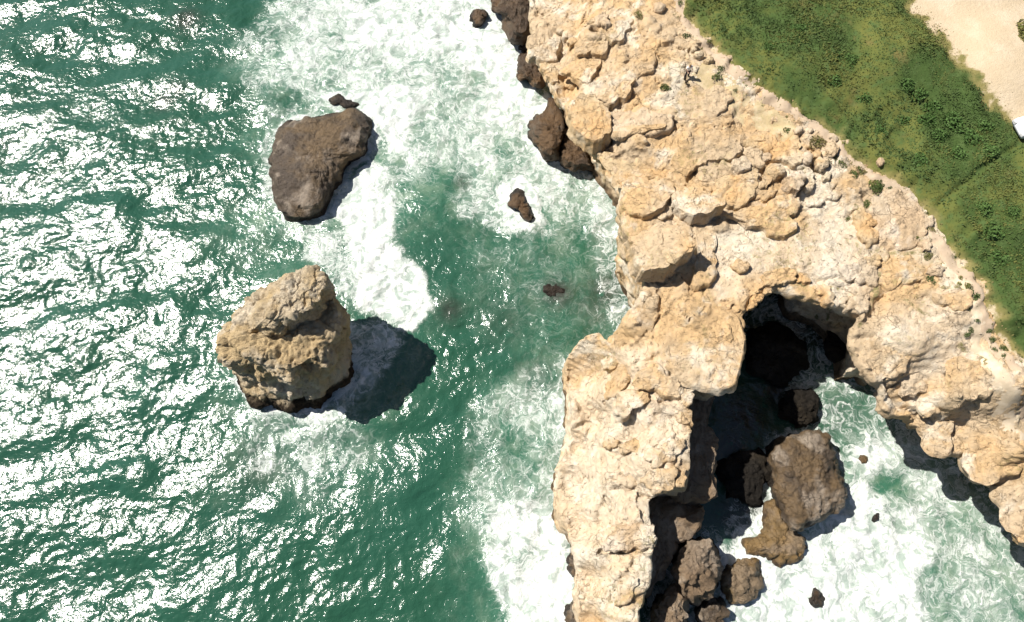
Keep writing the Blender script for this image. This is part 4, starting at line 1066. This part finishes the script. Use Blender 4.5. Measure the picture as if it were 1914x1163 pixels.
# dry stubble along the borders
qx = rng.uniform(10, 55, 60000); qy = rng.uniform(8, 63, 60000)
gsd = poly_sdf(qx, qy, GP) + fbm2(qx, qy, .8, 3, 312) * .7
kq = rng.random(60000) < .9 * sstep(-.9, -.1, gsd) * sstep(1.0, .2, gsd)
qx, qy = qx[kq], qy[kq]
Vg, Qg = tufts(qx, qy, np.maximum(ground_at(qx, qy), top_at(qx, qy)), np.full(len(qx), .12), .08, 2, .03, 6)
tag(mesh_np('dry_grass', Vg, Qg, DRY_MAT, None, False), 'sparse dry grass along the borders of the green meadow', 'grass', None, 'stuff')

def plant_mesh(seed, r0, h, nl, lw, mat, name):
    r = np.random.default_rng(seed)
    th = r.uniform(0, 2 * math.pi, nl); rr = r0 * r.random(nl) ** .62; zz = h * np.sqrt(np.clip(1 - (rr / r0) ** 2, 0, 1)) * r.uniform(.25, 1.0, nl)
    lump = 1 + .35 * np.sin(th * 3 + seed) * .5
    c = np.stack([rr * lump * np.cos(th), rr * lump * np.sin(th), zz], 1)
    d = r.normal(0, 1, (nl, 3)); d[:, 2] = np.abs(d[:, 2]) * .5; d /= np.linalg.norm(d, axis=1, keepdims=True)
    e = np.cross(d, r.normal(0, 1, (nl, 3))); e /= np.linalg.norm(e, axis=1, keepdims=True)
    w = lw * r.uniform(.6, 1.3, nl)[:, None]
    V = np.stack([c - e * w * .5, c + d * w, c + e * w * .5, c - d * w * .6], 1).reshape(-1, 3)
    me = bpy.data.meshes.new(name)
    me.from_pydata(V.tolist(), [], np.arange(nl * 4).reshape(-1, 4).tolist()); me.materials.append(mat); me.update()
    return me
protos = [plant_mesh(s, .75, .5, 420, .11, SHRUB_MAT, 'shrub_foliage') for s in (1, 2, 3)]
SHB = [(1712, 178, 1.1), (1745, 200, 1.2), (1700, 218, .9), (1780, 232, 1.4), (1755, 255, 1.2), (1815, 262, 1.2), (1838, 240, 1.0), (1790, 290, 1.1), (1690, 165, .9), (1735, 225, 1.0), (1845, 285, .9), (1722, 300, .9), (1650, 240, .8), (1560, 150, .9), (1590, 115, .9),
       (1490, 60, .9), (1440, 90, .8), (1620, 180, 1.0), (1860, 430, 1.0), (1890, 400, .9), (1880, 480, 1.0), (1845, 390, .9)]
for q, (px, py, s) in enumerate(SHB):
    x, y = at(px, py, 9.9)
    z = float(ground_at(np.array([x]), np.array([y]))[0])
    o = bpy.data.objects.new('shrub', protos[q % 3]); COL.objects.link(o)
    o.location = (x, y, z - .12); o.rotation_euler = (0, 0, q * 1.7); o.scale = (s, s * random.uniform(.8, 1.1), s * random.uniform(.8, 1.1))
    tag(o, 'low leafy dark green shrub growing in the meadow grass', 'shrub', 'low shrubs in the meadow')
# tufts among the rocks, each a thing
TF = [(1527, 268, .95, 'yellowish green grass tuft among boulders beside the footpath', DRY_MAT), (1637, 350, .9, 'bright green grass tuft among pale rocks below the footpath', GRASS_MAT), (1627, 378, .6, 'small green tuft trailing below the bright green tuft', GRASS_MAT),
      (1246, 155, .6, 'olive grass tuft on bare rock below left of the person', GRASS_MAT), (1113, 138, .5, 'olive tuft in the rough yellowish rock near the upper cliff rim', GRASS_MAT), (1195, 22, .6, 'olive tuft near the top edge beside pale boulders', DRY_MAT),
      (1592, 402, .45, 'small dark green tuft in the crack of the pale slab', GRASS_MAT), (1735, 478, .5, 'olive tuft between cream slab and sandy path', DRY_MAT), (1745, 520, .55, 'flat olive tuft at the foot of a pale stone by the sandy path', GRASS_MAT),
      (1860, 612, .45, 'grey green tuft on sand, uppermost of the string of tufts', GRASS_MAT), (1868, 628, .4, 'grey green tuft on sand, second of the string of tufts', GRASS_MAT), (1876, 644, .45, 'grey green tuft on sand, third of the string of tufts', GRASS_MAT),
      (1888, 645, .4, 'grey green tuft on sand, nearest the meadow in the string of tufts', GRASS_MAT), (1888, 662, .35, 'grey green tuft on sand, lowest of the string of tufts', GRASS_MAT), (1218, 468, .4, 'olive lichen tuft on the round knob above the sea', DRY_MAT),
      (1740, 430, .5, 'olive tuft at the meadow edge beside the white stone', DRY_MAT)]
for q, (px, py, s, lab, mt) in enumerate(TF):
    x, y = at(px, py, 8.9)
    z = float(top_at(np.array([x]), np.array([y]))[0])
    me = plant_mesh(40 + q, .8, .35, 420, .11, mt, 'tuft_foliage')
    o = bpy.data.objects.new('grass_tuft', me); COL.objects.link(o)
    o.location = (x, y, z - .03); o.scale = (s, s * .8, s); o.rotation_euler = (0, 0, q)
    tag(o, lab, 'grass tuft', 'grass tufts among the rocks')
BORDER = wp(GRASS_L[1:], 9.2)
bp = [plant_mesh(60 + k, .35, .18, 120, .08, (GRASS_MAT, DRY_MAT, GRASS_MAT)[k], 'tuft_foliage') for k in range(3)]
for q in range(46):
    k = rng.uniform(0, len(BORDER) - 4); i = int(k); p = BORDER[i] + (BORDER[i + 1] - BORDER[i]) * (k - i)
    dv = BORDER[i + 1] - BORDER[i]; nv = np.array([dv[1], -dv[0]]) / np.hypot(*dv)
    p = p + nv * rng.uniform(.1, 2.2)
    o = bpy.data.objects.new('grass_tuft', bp[q % 3]); COL.objects.link(o)
    sc_ = rng.uniform(.5, 1.3)
    o.location = (p[0], p[1], float(max(top_at(p[:1], p[1:])[0], ground_at(p[:1], p[1:])[0])) - .02); o.scale = (sc_, sc_ * .8, sc_); o.rotation_euler = (0, 0, q)
    tag(o, 'small grass tuft scattered beside the footpath along the meadow edge', 'grass tuft', 'small tufts along the footpath')
x, y = at(1912, 62, 11.1)
o = bpy.data.objects.new('grass_tuft', plant_mesh(90, 1.2, .3, 900, .16, DRY_MAT, 'tuft_foliage')); COL.objects.link(o)
o.location = (x + .6, y, float(ground_at(np.array([x]), np.array([y]))[0])); tag(o, 'yellowish grass patch alone on the sandy ground', 'grass tuft', 'grass tufts among the rocks')

# ------------------------------------------------------------------ person, bag
def plain(name, col, rough=.7, bumpsc=30):
    n = NT(name)
    k = n.mix(n.ramp(n.noise(12, 3), .3, .7, 0, .5), col, tuple(v * .8 for v in col))
    return n.done(k, rough, .2, n.bump(n.noise(bumpsc, 3), .01, .5))
def skin_mesh(name, verts, edges, radii, mat, parent, sub=1):
    me = bpy.data.meshes.new(name)
    me.from_pydata(verts, edges, []); me.update()
    o = bpy.data.objects.new(name, me); COL.objects.link(o)
    md = o.modifiers.new('skin', 'SKIN'); md.use_smooth_shade = True
    if not me.skin_vertices: me.skin_vertices.new()
    for v, r in zip(me.skin_vertices[0].data, radii):
        v.radius = (r, r) if not isinstance(r, tuple) else r
    me.skin_vertices[0].data[0].use_root = True
    sb = o.modifiers.new('sub', 'SUBSURF'); sb.levels = sub; sb.render_levels = sub
    dg = bpy.context.evaluated_depsgraph_get()
    m2 = bpy.data.meshes.new_from_object(o.evaluated_get(dg))
    o.modifiers.clear(); o.data = m2
    m2.materials.clear(); m2.materials.append(mat)
    if parent: o.parent = parent
    return o
px_, py_ = at(1284, 140, 8.9)
pz = float(top_at(np.array([px_]), np.array([py_]))[0])
person = tag(empty('person', (px_, py_, pz), R(200)), 'person in a white top and dark trousers standing on bare rock near the footpath', 'person')
SKIN = plain('skin', (.42, .26, .18), .55)
# pelvis, spine, neck, head; legs; arms with five fingers each
bv = [(0, 0, .92), (0, 0, 1.10), (0, .01, 1.28), (0, 0, 1.42), (0, .01, 1.50), (0, .02, 1.60), (0, .01, 1.70)]
be = [(0, 1), (1, 2), (2, 3), (3, 4), (4, 5), (5, 6)]
br = [(.15, .11), (.13, .10), (.155, .11), (.10, .08), .052, (.075, .09), (.06, .07)]
def add(v, r, to):
    bv.append(v); br.append(r); be.append((to, len(bv) - 1)); return len(bv) - 1
for s in (-1, 1):
    h = add((s * .10, 0, .86), .095, 0); kn = add((s * .15, .03, .48), .06, h); an = add((s * .18, 0, .09), .042, kn); add((s * .19, .14, .035), .038, an)
    sh = add((s * .18, 0, 1.40), .06, 3); el = add((s * .27, .02, 1.14), .043, sh); wr = add((s * .20, .20, 1.02), .03, el); pa = add((s * .17, .27, 1.02), .032, wr)
    for k, ln in enumerate((.055, .075, .08, .072, .055)):
        a = (k - 2) * .022
        f1 = add((s * .17 + a, .27 + .02 + ln * .55, 1.02 + (.03 if k == 0 else 0)), .0095, pa)
        add((s * .17 + a * 1.1, .27 + .01 + ln, 1.0 + (.03 if k == 0 else 0)), .008, f1)
skin_mesh('body', bv, be, br, SKIN, person, 1)
tv = [(0, 0, .94), (0, 0, 1.10), (0, .01, 1.28), (0, 0, 1.43)]; te = [(0, 1), (1, 2), (2, 3)]; tr = [(.175, .135), (.16, .13), (.185, .135), (.12, .10)]
for s in (-1, 1):
    tv.append((s * .19, 0, 1.40)); tr.append(.085); te.append((3, len(tv) - 1))
    tv.append((s * .25, .015, 1.22)); tr.append(.068); te.append((len(tv) - 2, len(tv) - 1))
skin_mesh('shirt', tv, te, tr, plain('white_cloth', (.78, .77, .75)), person, 1)
tv = [(0, 0, .95)]; te = []; tr = [(.17, .13)]
for s in (-1, 1):
    b = len(tv)
    tv += [(s * .10, 0, .85), (s * .15, .03, .48), (s * .18, 0, .10)]; tr += [.115, .08, .065]
    te += [(0, b), (b, b + 1), (b + 1, b + 2)]
skin_mesh('trousers', tv, te, tr, plain('dark_cloth', (.025, .025, .032)), person, 1)
skin_mesh('hair', [(0, -.02, 1.66), (0, -.015, 1.74), (0, -.04, 1.58)], [(0, 1), (0, 2)], [(.09, .10), (.07, .075), (.075, .06)], plain('fair_hair', (.45, .33, .19)), person, 1)
for s in (-1, 1):
    skin_mesh('shoe', [(s * .18, -.04, .045), (s * .19, .08, .045), (s * .195, .17, .035)], [(0, 1), (1, 2)], [.05, .052, .04], plain('dark_shoe', (.03, .028, .026)), person, 1)
    skin_mesh('ear', [(s * .082, .01, 1.60), (s * .086, .005, 1.635)], [(0, 1)], [.012, .014], SKIN, person, 1)
skin_mesh('nose', [(0, .10, 1.62), (0, .115, 1.59)], [(0, 1)], [.012, .016], SKIN, person, 1)
bx_, by_ = at(1285, 148, 9.0)
bz = float(top_at(np.array([bx_]), np.array([by_]))[0])
bag = tag(empty('bag', (bx_, by_, bz), .4), 'small dark rounded bag lying on the rock at the feet of the person', 'bag')
BAG = plain('bag_cloth', (.045, .032, .022))
skin_mesh('bag_body', [(0, 0, .05), (0, 0, .18), (0, 0, .34)], [(0, 1), (1, 2)], [(.14, .10), (.17, .12), (.10, .08)], BAG, bag, 1)
skin_mesh('bag_pocket', [(0, .11, .08), (0, .12, .2)], [(0, 1)], [(.10, .04), (.10, .04)], BAG, bag, 1)
for s in (-1, 1):
    skin_mesh('strap', [(s * .08, -.10, .06), (s * .09, -.16, .18), (s * .07, -.09, .33)], [(0, 1), (1, 2)], [.018, .018, .018], BAG, bag, 1)

# ------------------------------------------------------------------ white car at the edge of the sandy ground (only its nose is in view)
import bmesh
cx, cy = at(1907, 236, 11.0)
cz = float(ground_at(np.array([cx]), np.array([cy]))[0])
car = tag(empty('parked_car', (cx + .02, cy, cz - .05), R(12)), 'white parked car at the edge of the photo, only its front corner showing', 'car')
def profile_body(name, prof, hw, mat, inset=.12):
    """a hull from a side profile (x, z), rounded across"""
    bm = bmesh.new()
    ys = [(-hw, .86), (-hw * .92, .97), (-hw * .6, 1.0), (hw * .6, 1.0), (hw * .92, .97), (hw, .86)]
    rows = []
    xm = (prof[0][0] + prof[-1][0]) / 2; zmid = sum(p[1] for p in prof) / len(prof)
    L = max(p[0] for p in prof) - min(p[0] for p in prof); c0 = min(p[0] for p in prof) + L / 2
    for y, f in ys:
        row = []
        for x, z in prof:
            row.append(bm.verts.new((c0 + (x - c0) * (1 - (1 - f) * .5), y, zmid + (z - zmid) * f)))
        rows.append(row)
    np_ = len(prof)
    for a, b in zip(rows[:-1], rows[1:]):
        for k in range(np_):
            bm.faces.new((a[k], a[(k + 1) % np_], b[(k + 1) % np_], b[k]))
    bm.faces.new(rows[0][::-1]); bm.faces.new(rows[-1])
    bmesh.ops.recalc_face_normals(bm, faces=bm.faces)
    bmesh.ops.bevel(bm, geom=bm.edges[:], offset=.03, segments=2, affect='EDGES', clamp_overlap=True)
    me = bpy.data.meshes.new(name); bm.to_mesh(me); bm.free()
    for p in me.polygons: p.use_smooth = True
    me.materials.append(mat)
    o = bpy.data.objects.new(name, me); COL.objects.link(o); o.parent = car
    return o
n = NT('white_car_paint'); CARW = n.done(n.mix(n.ramp(n.noise(3, 4), .4, .7, 0, .4), (.62, .63, .65), (.55, .55, .55)), .35, .5)
n = NT('car_glass'); CARG = n.done((.02, .025, .03), .08, .5)
n = NT('tyre_rubber'); TYRE = n.done((.02, .02, .02), .8, .3)
n = NT('rim_metal'); RIMM = n.done((.4, .4, .42), .4, .5); n.b.inputs['Metallic'].default_value = .8
n = NT('lamp_glass'); LAMPM = n.done((.5, .5, .5), .15, .5)
profile_body('car_body', [(0, .35), (0, .62), (.12, .78), (1.0, .92), (3.9, .95), (4.2, .85), (4.25, .4)], .86, CARW)
profile_body('roof', [(1.05, .90), (1.75, 1.40), (2.1, 1.47), (3.2, 1.45), (3.9, .93)], .72, CARW)
for nm, pr, hw in (('windscreen', [(1.10, .93), (1.70, 1.36), (1.66, 1.37), (1.06, .945)], .62), ('rear_window', [(3.30, 1.40), (3.84, .95), (3.88, .96), (3.34, 1.42)], .6)):
    profile_body(nm, pr, hw, CARG)
def disc(name, x, y, r, w, mat, parent, seg=20):
    bm = bmesh.new()
    bmesh.ops.create_cone(bm, cap_ends=True, segments=seg, radius1=r, radius2=r, depth=w)
    bmesh.ops.bevel(bm, geom=[e for e in bm.edges if len(e.link_faces) == 2 and e.calc_face_angle() > 1], offset=.02, segments=2, affect='EDGES')
    me = bpy.data.meshes.new(name); bm.to_mesh(me); bm.free(); me.materials.append(mat)
    o = bpy.data.objects.new(name, me); COL.objects.link(o); o.parent = parent
    o.location = (x, y, 0) if parent is not car else (x, y, .32); o.rotation_euler = (R(90), 0, 0) if parent is car else (0, 0, 0)
    return o
for x in (.8, 3.4):
    for s in (-1, 1):
        wh = disc('wheel', x, s * .80, .32, .2, TYRE, car)
        rm = disc('rim', 0, 0, .2, .215, RIMM, wh)
for s in (-1, 1):
    o = rock('headlight', [(np.array([(-.02, s * .62 - .16), (.14, s * .62 - .16), (.14, s * .62 + .16), (-.02, s * .62 + .16)]), .56), (np.array([(-.015, s * .62 - .15), (.2, s * .62 - .15), (.2, s * .62 + .15), (-.015, s * .62 + .15)]), .72)], LAMPM, car, n=16, m=2, caps=2, dome=.02, amp=0, seed=1)
    o = rock('mirror', [(np.array([(1.35, s * .95 - .09), (1.5, s * .95 - .09), (1.5, s * .95 + .09), (1.35, s * .95 + .09)]), .92), (np.array([(1.35, s * .95 - .09), (1.5, s * .95 - .09), (1.5, s * .95 + .09), (1.35, s * .95 + .09)]), 1.05)], CARW, car, n=16, m=2, caps=2, dome=.02, amp=0, seed=1)
